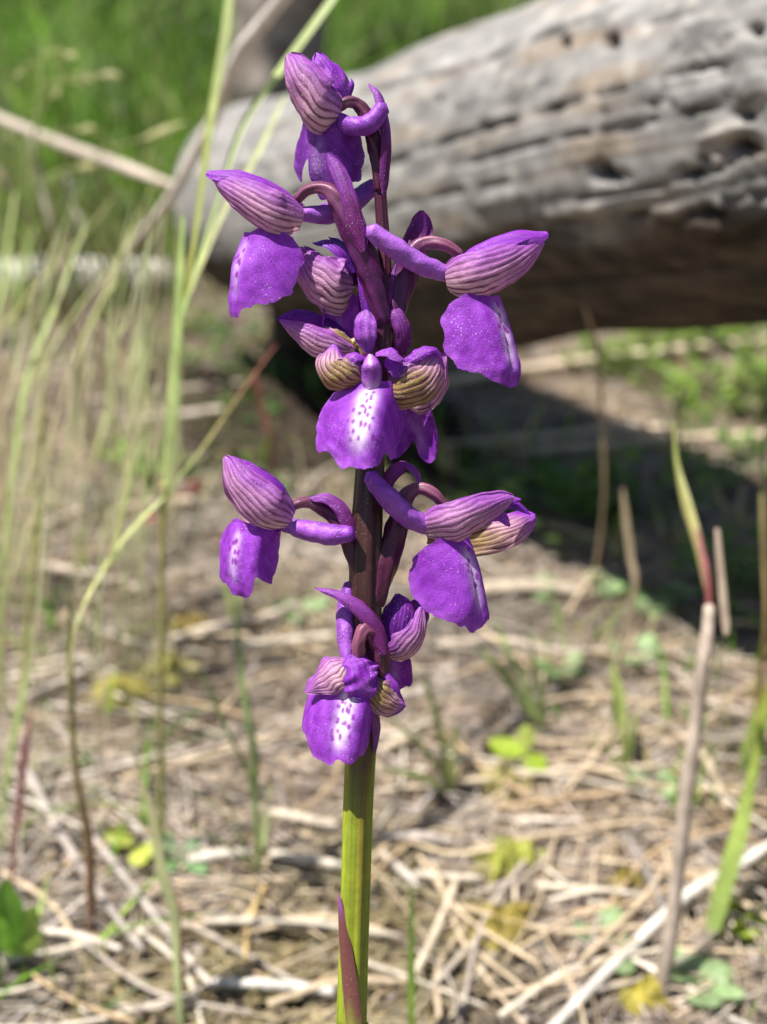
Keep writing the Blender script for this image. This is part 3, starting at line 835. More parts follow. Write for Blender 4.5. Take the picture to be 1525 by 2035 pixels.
# 5 the open flower facing the viewer
f = flower([(745, 735, 0), (752, 690, .6), (765, 660, 1.4), (772, 700, 2.2), (760, 790, 2.0)], [14, 17, 18, 18, 17], MAROON * 1.5, MAROON, "wide open flower facing out with a white centred, purple dotted lip")
olip(f, (736, 762, -2.2), (-.28, .90, .30), (-.03, 0, -1), 1.04, (3.0, 1.6), fold=(20, 70), notch=[(-26, .07, 7), (24, .08, 6)], bulge=1.6, white=1.3, seed=21, ww=.95, pc=.25)
opetal(f, "lateral_sepal", 'inner', [(722, 762, -1.4), (690, 748, -2.8), (655, 722, -2.4), (662, 684, -1.0)], 48.0, (-.25, .92, -.2), 1.0, 'obl', -1, 8, nrm2=(-.3, .85, .35))
opetal(f, "lateral_sepal", 'inner', [(766, 772, -1.2), (800, 776, -2.6), (848, 750, -2.2), (876, 702, -.4)], 53.8, (.25, .92, -.2), 1.0, 'obl', 1, 9, nrm2=(.35, .85, .25))
opetal(f, "dorsal_sepal", 'lilac', [(733, 702, -1.2), (727, 670, -2.0), (725, 640, -1.9), (727, 615, -1.2)], 24, (-.1, .95, .15), .35, 'round', 1, 3)
opetal(f, "petal", 'petal', [(728, 712, -2.0), (706, 705, -2.4), (684, 712, -2.0), (668, 722, -1.6)], 17, (-.2, .7, .7), .8, 'ov')
opetal(f, "petal", 'lilac', [(748, 700, -2.2), (772, 694, -3.0), (790, 704, -3.2), (806, 716, -2.6)], 19, (.2, .6, .75), .8, 'obl')
opetal(f, "petal", 'petal', [(768, 712, -2.0), (785, 728, -2.6), (796, 750, -2.6)], 17, (.2, .95, 0), .5, 'obl')
opetal(f, "petal", 'petal', [(800, 720, -1.4), (830, 700, -1.8), (862, 692, -1.4), (880, 712, -.8)], 17, (.1, .7, .7), .8, 'ov')
# column: a short rounded hood over a pale throat
V_, F_, U_, VV_ = sheet([O(740, 800, -2.2), O(739, 775, -2.9), O(737, 748, -3.5), O(736, 724, -3.9), O(735, 704, -3.0)], px2m(27), OV(-.1, .97, .15), 1.25, 'blunt', 34, 40, .06, 5)
c_ = mixc((.60, .36, .66), LILAC * 1.1, smooth(.15, .6, U_))
c_ = mixc(c_, (.19, .02, .32), (1 - smooth(.05, .16, np.abs(U_ - .55))) * (1 - smooth(.3, .8, np.abs(VV_))) * .75)
c_ = mixc(c_, PURPLE * .8, smooth(.45, .95, np.abs(VV_)) * .8)
c_ = mixc(c_, (.74, .52, .80), (1 - smooth(.06, .22, np.abs(VV_))) * smooth(.66, .78, U_) * .6)
build("column", V_, F_, M_SPUR, f, c_)
opetal(f, "bract", 'bract', [(797, 715, 1.0), (806, 668, -.4), (793, 625, -.6), (764, 597, .4)], 23, (.3, .9, .1), 1.1, 'finger')

# 9 lowest, facing out and down
f = flower([(712, 1308, -2.2), (714, 1275, -2.8), (726, 1250, -2.6), (746, 1268, -1.6), (752, 1330, -.8), (742, 1400, .3)], [14, 16, 17, 22, 24, 18], BROWN * 1.4, MAROON, "lowest flower of the spike, hood bent over a white centred dotted lip")
olip(f, (694, 1346, -2.0), (-.30, .92, .22), (-.10, 0, -1), 1.0, (2.2, 1.2), fold=(40, 84), notch=[(-30, .12, 6), (5, .08, 4)], bulge=1.6, white=1.3, seed=27, ww=.8, pc=.75, cw=1.6)
opetal(f, "lateral_sepal", 'sepal', [(694, 1312, -2.2), (668, 1322, -3.4), (638, 1346, -3.2), (606, 1376, -2.0)], 52.0, (-.35, .8, .45), 1.0, 'ov', -1, 9)
opetal(f, "lateral_sepal", 'inner', [(728, 1345, -2.0), (752, 1372, -3.0), (778, 1395, -2.6), (806, 1404, -1.4)], 42.1, (.25, .92, .1), .9, 'obl', 1, 9)
opetal(f, "dorsal_sepal", 'petal', [(705, 1300, -2.6), (712, 1322, -3.8), (726, 1350, -4.2), (744, 1384, -3.6)], 51, (.05, .8, .6), 1.0, 'obl', 1, 7, .14)
opetal(f, "petal", 'lilac', [(686, 1310, -2.6), (682, 1335, -3.6), (672, 1362, -3.6)], 22, (-.3, .85, .4), .8, 'ov')
opetal(f, "petal", 'petal', [(760, 1330, -1.6), (785, 1362, -2.0), (800, 1392, -1.4)], 13, (.5, .8, .3), .8, 'ov')
otube(f, "spur", [(693, 1320, -1.6), (688, 1262, -.8), (690, 1205, .2), (697, 1160, .8)], [16, 19, 20, 17], M_SPUR, SPC0, SPC1 * .9, nr=3)
opetal(f, "bract", 'bract', [(766, 1300, -2.8), (735, 1228, -3.0), (685, 1185, -2.6), (624, 1167, -1.6)], 22, (-.1, .75, .65), 1.0, 'lin')

# ------------------------------------------------------------------ grasses that can be told apart
GREEN = (.36, .50, .15); PALEG = (.50, .58, .25); BLUEG = (.15, .29, .10); OLD = (.50, .48, .22); TAN = (.54, .42, .28); REDD = (.40, .09, .10); GREY = (.34, .29, .24)


def px_w(wpx, Pw):
    return wpx / FPX * float((np.asarray(Pw) - CAM) @ FWD)


def strap(Pw, rad, nu, cup=.7, nv=9):
    # a living leaf blade: one thin arched sheet of varying width
    P = catmull(Pw, nu)
    seg = np.linalg.norm(np.diff(np.asarray(Pw, float), axis=0), axis=1)
    cum = np.concatenate([[0], np.cumsum(seg)]) / seg.sum()
    w = np.interp(np.linspace(0, 1, nu), cum, rad) * 1.38
    T, N, S = frames(P, (-.78, -.62, .2))
    v = np.linspace(-1, 1, nv)
    al = cup * v[None, :]; rho = w[:, None] / cup
    V = P[:, None, :] + (rho * np.sin(al))[..., None] * S[:, None, :] - (rho * (1 - np.cos(al)))[..., None] * N[:, None, :]
    U, A = np.meshgrid(np.linspace(0, 1, nu), v * 3.14, indexing='ij')
    return V.reshape(-1, 3), grid_faces(nu, nv), U.ravel(), A.ravel()


def blade(name, pts, widths, c0, c1, parent=None, label=None, cat=None, group=None, flat=.3, rootit=False, nu=26):
    """pts: (px, py, Y); widths: full width in photograph pixels at the pts"""
    Pw = [W(*p) if len(p) == 3 else np.asarray(p[3]) for p in pts]
    rad = [px_w(w * .43, p) for w, p in zip(widths, Pw)]
    if rootit:
        b = Pw[-1].copy(); hz_ = float(height(b[0], b[1]))
        if b[2] > hz_ + .004:
            Pw.append(np.array([b[0] + rnd.uniform(-.004, .004), b[1] + .003, hz_ - .002])); rad.append(rad[-1])
    if flat <= .62:
        V, F, U, A = strap(Pw, rad, nu)
    else:
        V, F, U, A = tube(Pw, rad, nu, 10, flat, (0, -1, .35), .06, 5, 0, .03, rnd.randrange(999))
    c = mixc(c0, c1, U) * (1 + .16 * wob(U * 4, np.sin(A), rnd.randrange(999)) + .14 * np.cos(A * 5))[:, None]
    o = build(name, V, F, M_LEAF, parent, c, origin=None if parent else Pw[-1])
    if parent is None:
        tag(o, label, cat or "grass", group)
    return o


# the brome stalk with its sheath and long leaves
b = W(322, 1700, .2); b[2] = float(height(b[0], b[1]))
gr = root("grass_stalk", tuple(b), "tall green grass stalk with a swollen sheath, joint and spreading leaves", "grass")
blade("culm", [(327, 960, .2), (324, 1100, .2), (320, 1400, .2), (322, 1640, .2), (322, 1720, .2)], [18, 14, 15, 16, 18], OLD, (.46, .46, .18), gr, flat=.9, rootit=True)
blade("sheath", [(362, 430, .215), (350, 600, .208), (336, 800, .202), (326, 990, .2)], [10, 32, 44, 30], GREEN, PALEG, gr, flat=.5)
blade("leaf_blade", [(138, 1340, .17), (150, 1240, .175), (190, 1150, .185), (250, 1060, .193), (326, 985, .2)], [6, 12, 24, 26, 18], OLD, PALEG, gr)
blade("leaf_blade", [(548, 685, .24), (470, 790, .225), (400, 890, .212), (329, 980, .2)], [5, 11, 16, 12], REDD, GREEN, gr)
blade("leaf_blade", [(458, -60, .25), (440, 80, .245), (412, 250, .235), (392, 420, .225), (362, 620, .212)], [30, 36, 30, 18, 10], PALEG, (.30, .33, .05), gr)
blade("leaf_blade", [(690, -50, .27), (620, 45, .262), (540, 155, .25), (478, 250, .24), (430, 400, .228), (356, 640, .21)], [26, 30, 30, 22, 12, 8], PALEG, GREEN, gr)
blade("leaf_blade", [(566, 190, .26), (505, 310, .25), (440, 420, .238), (395, 530, .228), (364, 610, .212)], [10, 24, 22, 16, 8], PALEG, OLD, gr)
blade("leaf_blade", [(272, 880, .19), (248, 990, .19), (218, 1110, .188), (205, 1140, .187)], [8, 16, 15, 8], GREEN, OLD, gr)

# a wild oat with nodding spikelets beyond it
b = W(58, 560, .42); b[2] = float(height(b[0], b[1]))
oat = root("wild_oat", tuple(b), "slender wild oat with nodding straw coloured spikelets before the dense turf", "grass")
blade("culm", [(88, 95, .42), (78, 190, .42), (68, 300, .42), (60, 430, .42), (58, 560, .42)], [5, 8, 9, 10, 10], PALEG, OLD, oat, flat=.9, rootit=True)
for pa, pb in [((78, 190), (185, 158)), ((80, 170), (240, 150)), ((74, 240), (120, 178)), ((70, 290), (190, 255)), ((86, 110), (150, 115)), ((66, 330), (10, 270)), ((64, 370), (190, 330)), ((64, 380), (368, 243)), ((84, 130), (30, 150))]:
    (xa, ya), (xb, yb) = pa, pb
    xm, ym = (xa + xb) / 2, (ya + yb) / 2 - 14
    xs, ys = xa + .72 * (xb - xa), ya + .72 * (yb - ya) - 5
    blade("branchlet", [(xa, ya, .42), (xm, ym, .415), (xs, ys, .41)], [5, 4, 4], PALEG, OLD, oat, flat=.9, nu=10)
    blade("spikelet", [(xs - 2, ys, .41), ((xs + xb) / 2, (ys + yb) / 2 - 1, .408), (xb, yb, .406)], [5, 17, 3], (.58, .54, .27), (.50, .50, .22), oat, flat=.6, nu=14)

# dead stems crossing behind it
g_dead = "dead stems standing among the tall grass"
Pd = [W(600, -50, .33), W(520, 48, .34), (W(472, 112, .345)), W(436, 205, .355), W(395, 295, .365), W(330, 405, .38), W(240, 525, .41), W(150, 690, .43)]
Pd.append(np.array([Pd[-1][0] - .006, Pd[-1][1] + .012, float(height(Pd[-1][0], Pd[-1][1])) - .002]))
stick("dry_stalk", Pd[::-1], [px_w(w * .5, p) for w, p in zip((26, 27, 28, 25, 22, 20, 18, 15, 14), Pd)][::-1], (.46, .36, .28), "long bent dry stem rising out of the grass past the log end", "dry stem", end=(.66, .60, .55), nu=50, lump=.1)
Pd = [W(-160, 180, .56), W(0, 238, .54), W(130, 290, .52), W(245, 332, .50), W(348, 370, .47)]
Pd = [np.array([Pd[0][0] - .02, Pd[0][1] + .03, float(height(Pd[0][0], Pd[0][1])) - .002])] + Pd
stick("dry_stalk", Pd, [px_w(w * .5, p) for w, p in zip((22, 22, 22, 24, 26, 16), Pd)], (.56, .47, .38), "straight pale dry stem leaning over against the bent one", "dry stem", nu=40, lump=.1)

g_left = "grass blades arching beside the tall stalk"
L1 = iter(["long arching pale grass crossing in front of the pale bleached branch", "arching grass curving over the bleached branch, brown towards its tip", "broad tall pale grass with a thick lower stalk beside thin straw stems",
           "ochre leaning grass rising across the bleached branch", "short wide green grass close to the crimson sheathed stalk", "thin pale grass between the arching ones and the tall stalk",
           "pale upright grass standing before the bleached branch end", "narrow green grass standing behind the broad tall one", "short pale grass just beside the thin end of the log"])
for pts, wd, c0, c1 in [
    ([(305, 360, .34), (258, 465, .32), (205, 585, .30), (157, 685, .29), (128, 770, .285), (108, 840, .28), (80, 1050, .27)], [5, 12, 20, 24, 18, 12, 8], OLD, PALEG),
    ([(290, 420, .36), (232, 515, .34), (165, 595, .32), (120, 660, .31), (68, 748, .30), (42, 820, .29), (20, 1000, .285)], [5, 11, 18, 20, 20, 14, 8], OLD, PALEG),
    ([(175, 430, .30), (140, 520, .29), (106, 608, .28), (80, 670, .272), (46, 757, .265), (30, 875, .26), (18, 965, .255), (6, 1110, .25), (-5, 1300, .245)], [6, 14, 22, 26, 30, 28, 24, 16, 12], PALEG, GREEN),
    ([(240, 370, .38), (170, 462, .36), (98, 532, .35), (20, 632, .33), (-40, 720, .32)], [6, 11, 16, 18, 12], OLD, (.34, .27, .05)),
    ([(62, 1240, .20), (52, 1340, .20), (28, 1440, .2), (9, 1555, .2), (0, 1700, .2)], [6, 16, 26, 20, 12], PALEG, GREEN),
    ([(225, 640, .32), (212, 800, .31), (190, 900, .30), (160, 1010, .30)], [5, 12, 12, 8], PALEG, OLD),
    ([(30, 380, .4), (15, 470, .39), (5, 560, .38), (-10, 700, .37)], [8, 18, 20, 12], PALEG, GREEN),
    ([(72, 440, .42), (45, 520, .41), (30, 600, .40), (28, 760, .39)], [6, 14, 16, 10], GREEN, PALEG),
    ([(292, 610, .4), (272, 680, .39), (262, 740, .385), (258, 800, .38)], [7, 20, 18, 10], PALEG, GREEN)]:
    blade("grass_stalk", pts, wd, c0, c1, None, next(L1), "grass", g_left, rootit=True)
for k in range(60):
    x0 = rnd.uniform(-90, 350); Y0 = rnd.uniform(.20, .42); y0 = rnd.uniform(380, 1000); ln_ = rnd.uniform(250, 520); dx = rnd.uniform(10, 120) * (1 if x0 < 250 else .4)
    c0_ = rnd.choice([PALEG, (.58, .64, .34), (.68, .66, .42), (.66, .56, .40), (.62, .68, .36)])
    blade("grass_stalk", [(x0 + dx, y0, Y0), (x0 + dx * .55, y0 + ln_ * .3, Y0), (x0 + dx * .2, y0 + ln_ * .65, Y0), (x0, y0 + ln_, Y0)], [3, rnd.uniform(6, 13), rnd.uniform(6, 12), 6], c0_, (.60, .54, .32), None,
          "thin pale grass stalk standing among the arching grass", "grass", "thin pale stalks among the arching grass", rootit=True, nu=16)
L2 = "thin dry straw coloured stem standing upright at the edge of the grass"
for pts, wd, c0, c1 in [
    ([(92, 640, .30), (84, 800, .29), (76, 990, .28), (63, 1150, .27), (47, 1350, .26), (18, 1560, .25)], [9, 13, 15, 15, 14, 12], OLD, OLD),
    ([(0, 340, .42), (60, 450, .42), (105, 520, .42), (130, 600, .42)], [10, 12, 12, 10], TAN, TAN),
    ([(10, 700, .28), (10, 900, .27), (8, 1200, .26), (4, 1400, .25)], [8, 11, 11, 11], TAN, OLD),
    ([(62, 270, .5), (80, 360, .5), (100, 440, .49), (118, 500, .49)], [16, 15, 14, 12], (.45, .42, .33), TAN),
    ([(135, 350, .5), (150, 420, .5), (165, 470, .49)], [12, 13, 10], (.45, .42, .33), TAN),
    ([(195, 640, .36), (245, 720, .35), (285, 790, .345), (305, 830, .34)], [5, 8, 8, 6], TAN, TAN),
    ([(30, 740, .33), (90, 810, .32), (150, 900, .31), (200, 980, .30)], [8, 9, 9, 7], TAN, TAN)]:
    blade("dry_stalk", pts, wd, c0, c1, None, L2, "dry stem", "dry stems at the edge of the grass", flat=.9, rootit=True)
blade("grass_stalk", [(62, 1420, .19), (50, 1500, .19), (41, 1580, .19), (28, 1700, .188), (20, 1800, .187)], [6, 17, 15, 11, 9], (.46, .18, .20), (.44, .22, .18), None, "short grass stem with a crimson sheath beside the thin upright stems", "grass stem", rootit=True, flat=.7)
blade("grass_stalk", [(140, 1180, .185), (140, 1310, .185), (151, 1530, .182), (176, 1660, .18), (182, 1800, .178), (186, 1900, .176), (200, 2060, .172)], [8, 16, 15, 24, 24, 18, 20], (.32, .36, .12), (.42, .16, .17), None, "slender green stem turning pink towards its foot in the twigs", "grass stem", rootit=True, flat=.8, nu=40)
blade("grass_stalk", [(262, 1480, .165), (276, 1545, .165), (296, 1625, .163), (317, 1750, .16), (338, 1812, .158), (345, 1900, .156), (354, 2060, .152)], [8, 22, 38, 52, 44, 28, 26], (.50, .48, .26), (.52, .62, .30), None, "plump pale grey green grass stem with a wide sheath", "grass stem", rootit=True, flat=.6, nu=40)
blade("grass_stalk", [(355, 1790, .165), (359, 1880, .163), (364, 2060, .158)], [6, 15, 16], (.34, .08, .08), (.25, .08, .07), None, "thin dark red stem close beside the plump pale one", "grass stem", rootit=True, flat=.9)


def tuft(base_px, blades, label, c0, c1, group=None, name="grass_tuft"):
    b = G(*base_px)
    r_ = root(name, tuple(b), label, "grass tuft", group)
    for pts, wd in blades:
        n_ = len(pts)
        q = [(x, y, b[1] + dy) for (x, y, dy) in pts]
        Pw = [W(*p) for p in q] + [b + [0, 0, -.002]]
        rad = [px_w(w * .5, p) for w, p in zip(list(wd) + [wd[-1]], Pw)]
        V, F, U, A = strap(Pw, rad, 22)
        t_ = rnd.random()
        c = mixc(mixc(np.array(c0), np.array(c1), np.array(t_)), np.array(c1) * .8, U)
        build("blade", V, F, M_LEAF, r_, c)
    return r_


tuft((512, 1745), [([(392, 1310, -.01), (413, 1372, -.008), (459, 1474, -.004), (496, 1556, 0), (512, 1680, 0)], [7, 16, 22, 26, 18]),
                   ([(463, 1170, .01), (474, 1300, .008), (483, 1392, .006), (500, 1490, .002), (504, 1600, 0)], [6, 16, 20, 24, 20]),
                   ([(374, 1566, -.02), (441, 1618, -.012), (484, 1692, -.004)], [6, 15, 12]), ([(384, 1642, -.02), (450, 1684, -.01), (496, 1718, 0)], [6, 13, 10]),
                   ([(436, 1560, -.01), (462, 1620, -.006), (492, 1700, 0)], [6, 18, 12]), ([(535, 1560, .01), (526, 1640, .006), (516, 1710, 0)], [5, 12, 10])],
     "blue green grass tuft with long blades, growing beside the orchid stem", BLUEG, PALEG)
tuft((896, 1590), [([(838, 1340, .01), (855, 1390, .008), (878, 1480, .004), (892, 1560, 0)], [6, 16, 20, 12]), ([(755, 1420, 0), (800, 1450, 0), (850, 1500, 0), (888, 1560, 0)], [6, 14, 16, 10]),
                   ([(755, 1530, -.01), (810, 1538, -.008), (870, 1562, -.003)], [6, 18, 12]), ([(905, 1440, 0), (902, 1510, 0)], [6, 12])],
     "pale low grass tuft behind the orchid stem", PALEG, (.32, .36, .12))
tuft((1078, 1470), [([(950, 1290, .01), (1000, 1340, .006), (1040, 1400, .003), (1070, 1440, 0)], [8, 20, 20, 12]), ([(985, 1235, .02), (1010, 1300, .01), (1050, 1380, .004)], [6, 15, 14]), ([(1068, 1330, 0), (1076, 1420, 0)], [8, 14])],
     "pale green grass tuft above the yellow green seedling", (.30, .42, .12), (.3, .36, .14))
tuft((815, 2110), [([(815, 1755, .01), (816, 1850, .007), (814, 1950, .004), (815, 2040, 0)], [5, 14, 20, 18])], "single short dark green blade sprouting close to the orchid stem", (.10, .20, .03), (.24, .32, .06), name="grass_sprout")
tuft((460, 1250), [([(440, 1120, .01), (452, 1190, .004)], [6, 14]), ([(478, 1100, .01), (470, 1190, .005)], [5, 12])], "small sparse grass tuft on open litter below the lower hood", (.3, .4, .12), PALEG)
tuft((1240, 1560), [([(1215, 1320, .02), (1228, 1390, .012), (1238, 1470, .004)], [8, 26, 12]), ([(1262, 1420, .01), (1246, 1500, .003)], [6, 14])], "low grass tuft with one broad blade between dark soil clods", (.22, .36, .06), (.3, .34, .1))

# stalks on the other side
b = G(1300, 2075)
gd = root("dead_stalk", tuple(b), "grey brown dead stalk with a yellow and red sheath at its tip", "dead stalk")
Pn = [W(1411, 1205, .185), W(1402, 1290, .18), W(1385, 1420, .176), W(1362, 1600, .17), W(1346, 1750, .165), W(1328, 1890, .16), W(1310, 2020, .157), b]
stick("culm", Pn[::-1], [px_w(w * .5, p) for w, p in zip((22, 26, 29, 29, 27, 30, 31, 32), Pn)][::-1], (.42, .345, .28), "", "", parent=gd, nu=46, lump=.1, nv=14)
blade("sheath", [(1385, 1050, .192), (1394, 1090, .19), (1406, 1150, .187), (1412, 1220, .185)], [7, 16, 20, 14], (.58, .32, .28), (.48, .14, .15), gd, flat=.7)
blade("sheath", [(1424, 1050, .19), (1430, 1130, .187), (1440, 1240, .183), (1442, 1262, .182)], [10, 16, 17, 8], (.66, .52, .42), (.62, .50, .40), gd, flat=.5)
blade("leaf_blade", [(1338, 840, .21), (1344, 920, .205), (1362, 1000, .198), (1384, 1075, .192), (1404, 1170, .187)], [6, 10, 24, 22, 12], (.36, .40, .12), (.58, .52, .22), gd)
g_right = "green blades beside the dead stalk"
blade("grass_stalk", [(1560, 1290, .20), (1520, 1430, .195), (1492, 1545, .19), (1466, 1655, .183), (1430, 1780, .176), (1402, 1890, .17), (1375, 2040, .163)], [6, 14, 20, 34, 38, 28, 16], (.28, .34, .05), GREEN, None, "bright green wide grass blade bending beside the dead stalk", "grass", rootit=True, nu=40)
blade("grass_stalk", [(1550, 1310, .23), (1506, 1420, .228), (1482, 1490, .225), (1464, 1560, .222), (1455, 1640, .22)], [6, 20, 22, 14, 8], (.36, .36, .06), BLUEG, None, "short yellow green grass blade leaning behind the wide one", "grass", rootit=True)
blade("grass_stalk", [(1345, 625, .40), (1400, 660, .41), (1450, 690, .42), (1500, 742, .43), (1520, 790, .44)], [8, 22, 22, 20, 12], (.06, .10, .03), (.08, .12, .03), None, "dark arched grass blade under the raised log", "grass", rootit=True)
blade("dry_stalk", [(1146, 545, .30), (1160, 600, .30), (1178, 660, .30), (1190, 720, .30), (1200, 1000, .295)], [6, 9, 10, 10, 8], TAN, TAN, None, "thin dry stem standing in front of the shaded log underside", "dry stem", rootit=True, flat=.9)
blade("dry_stalk", [(1237, 970, .27), (1242, 1030, .268), (1252, 1110, .265), (1258, 1180, .262)], [5, 16, 16, 14], TAN, (.50, .40, .28), None, "short dry stem rising from the shaded soil", "dry stem", rootit=True, flat=.6)
blade("dry_stalk", [(1520, 860, .26), (1516, 1000, .25), (1520, 1120, .245), (1522, 1260, .24)], [8, 12, 12, 12], OLD, (.42, .22, .10), None, "thin ochre stem beyond the dead stalk, reddish at its foot", "dry stem", rootit=True, flat=.9)
blade("dry_stalk", [(505, 745, .36), (525, 820, .355), (540, 900, .35)], [9, 13, 10], (.30, .07, .08), (.10, .13, .04), None, "short dark red stem in the deep shade by the log end", "dry stem", rootit=True, flat=.9)

# ------------------------------------------------------------------ leafy plants
def leaf(parent, P0, P1, hw, nrm, col, cup=.35, prof='leaf', sag=.0, name="leaf"):
    P0 = np.asarray(P0, float); P1 = np.asarray(P1, float)
    M = (P0 + P1) / 2 + np.array([0, 0, sag])
    V, F, U, VV = sheet([P0, M, P1], hw, np.asarray(nrm, float), cup, prof, 11, 9, .05, rnd.randrange(999))
    c = np.tile(np.asarray(col, float), (U.size, 1)).reshape(U.shape + (3,)) * (1 + .12 * wob(U * 3, VV, rnd.randrange(99)))[..., None]
    c = mixc(c, np.asarray(col) * 1.35 + .02, (1 - smooth(.03, .14, np.abs(VV))) * .6)
    return build(name, V, F, M_LEAF, parent, c)


def herb(base, n, L, hw, col, label, name="herb", cat="herb", group=None, rise=.5, prof='leaf', spread=1.0, stems=True):
    base = np.asarray(base, float)
    r_ = root(name, tuple(base), label, cat, group)
    tall = n > 12
    for k in range(n):
        a = k * 2.4 + rnd.uniform(-.4, .4); l_ = L * rnd.uniform(.7, 1.15)
        up_ = rise * rnd.uniform(.6, 1.3)
        d = np.array([math.cos(a) * spread, math.sin(a) * spread, up_]); d /= np.linalg.norm(d)
        p0 = base + (d * l_ * .35 if stems else d * .001) + np.array([0, 0, .002])
        if tall:
            p0 = base + np.array([math.cos(a), math.sin(a), 0]) * L * 1.5 * math.sqrt(rnd.random()) + np.array([0, 0, L * rnd.uniform(.15, 1.5)])
        p1 = p0 + np.array([d[0], d[1], d[2] * .5]) * l_
        nn = np.array([-d[0] * .5, -d[1] * .5, 1.0])
        c = np.asarray(col) * rnd.uniform(.75, 1.25)
        lf = leaf(r_, p0, p1, hw * rnd.uniform(.8, 1.2), nn, c, prof=prof, sag=l_ * .08)
        if stems:
            V, F, U, A = tube([base, base + (p0 - base) * .5 + [0, 0, .001], p0], [.0005, .00045, .0004], 6, 5)
            build("petiole", V, F, M_LEAF, r_, np.tile(c * .9, (len(V), 1)))
    return r_


LIME = (.36, .50, .04)
# the bright seedling: three round leaves
b = G(1052, 1545)
sd_ = root("seedling", tuple(b), "bright yellow green three leaved seedling on the dry litter", "seedling")
for (x0, y0), (x1, y1), w_, c in [((1044, 1495), (972, 1474), 22, LIME), ((1046, 1492), (1048, 1440), 19, (.50, .60, .14)), ((1046, 1500), (1082, 1536), 26, LIME)]:
    p0, p1 = W(x0, y0, b[1]), W(x1, y1, b[1] - .004 if y1 > 1500 else b[1] + .003)
    leaf(sd_, p0, p1, px_w(w_, p0), (0, -.6, .8), c, prof='round')
V, F, U, A = tube([b, W(1048, 1515, b[1]), W(1045, 1494, b[1])], [.0007, .0007, .0006], 8, 6)
build("petiole", V, F, M_LEAF, sd_, np.tile(LIME, (len(V), 1)))
# leafy plant at the picture's edge
b = G(20, 1925)
lp = root("leafy_plant", tuple(b), "small upright leafy plant with glossy green pointed leaves below the grass", "plant")
for (x0, y0), (x1, y1), w_, c in [((22, 1890), (12, 1745), 34, (.16, .36, .04)), ((30, 1890), (72, 1800), 24, (.30, .48, .07)), ((15, 1895), (-45, 1800), 32, (.2, .4, .05)), ((22, 1905), (88, 1850), 22, (.34, .5, .09)), ((15, 1915), (-40, 1935), 24, (.34, .46, .05)), ((28, 1915), (50, 1945), 18, (.4, .5, .06))]:
    p0, p1 = W(x0, y0, b[1]), W(x1, y1, b[1] - .006)
    leaf(lp, p0, p1, px_w(w_, p0), (0, -.8, .6), c)
V, F, U, A = tube([b, W(22, 1900, b[1])], [.0014, .0012], 5, 6)
build("stem", V, F, M_LEAF, lp, np.tile((.3, .42, .08), (len(V), 1)))
# rosette with a red base, and the red speck beside it
b = G(285, 955)
herb(b, 7, .022, .0042, (.22, .36, .05), "small rosette plant with upright leaves on the litter behind the grass joint", rise=1.1, stems=False)
for (x, y, w_) in [(302, 1040, 20)]:
    c0 = G(x, y); r0 = px_w(w_ * .6, c0)
    V, F, U, VV = sheet([c0 + [-r0, 0, .001], c0 + [0, -.0005, r0 * .9], c0 + [r0, 0, .0015]], r0 * .8, (0, -.5, .9), .8, 'round', 12, 10, .15, 8)
    tag(build("red_petal", V, F, M_LEAF, None, np.tile((.75, .06, .02), (U.size, 1)), origin=c0), "tiny scarlet petal lying on the litter under the grass joint", "petal")
b = G(355, 990); herb(b, 4, .010, .0026, (.36, .08, .05), "little dark red leaved sprout behind the grass joint", rise=.4, stems=False)
b = G(275, 1715); herb(b + [0, 0, .003], 3, .008, .0026, (.48, .54, .10), "yellowing oval leaves sprouting beside the plump pale stem", rise=.3, prof='round', stems=False)
b = G(355, 1720); herb(b, 6, .007, .0021, (.16, .28, .12), "dark clover like sprout among dry leaves beside the grass tuft", rise=.5, prof='round')

# clover seedlings in and near the shade, pale blue green
CL = (.30, .42, .20)
for x, y, n, lab in [(1056, 1190, 6, "pale clover seedling in the log's shade, behind the broad lip"), (1205, 1185, 8, "pale round leaved clover at the edge of the log's shade"), (1290, 1225, 7, "loose pale clover sprout on the shade's lit edge by the dead stalk"),
                     (1345, 1200, 5, "small clover sprout touching the dead stalk's red sheath"), (1385, 1975, 8, "blue green clover leaves under the wide grass blade"), (540, 990, 8, "pale grey green lobed sprout beside the deep shade at the log end"),
                     (595, 1230, 5, "pale green sprout on the litter below the lower hood"), (1260, 1320, 6, "small clover sprout on lit soil before the shade"), (1110, 1350, 5, "tiny green sprout on open litter behind the broad lip"),
                     (1470, 1840, 3, "single yellow green heart shaped leaf pair by the white branch"), (1195, 1900, 4, "small dark green sprout next to the pale crossing stick"), (1300, 1580, 6, "dark green sprout among soil clods")]:
    herb(G(x, y), n, .0075, .0027, LIME if x == 1470 else CL, lab, name="clover", cat="clover", rise=.7, prof='round')
# broad dark leaves in the log's shade
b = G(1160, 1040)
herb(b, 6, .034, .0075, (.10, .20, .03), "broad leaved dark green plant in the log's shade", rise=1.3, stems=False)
b = G(1060, 985); herb(b, 5, .026, .006, (.07, .15, .03), "dim leafy plant deep in the log's shade", rise=1.0, stems=False)
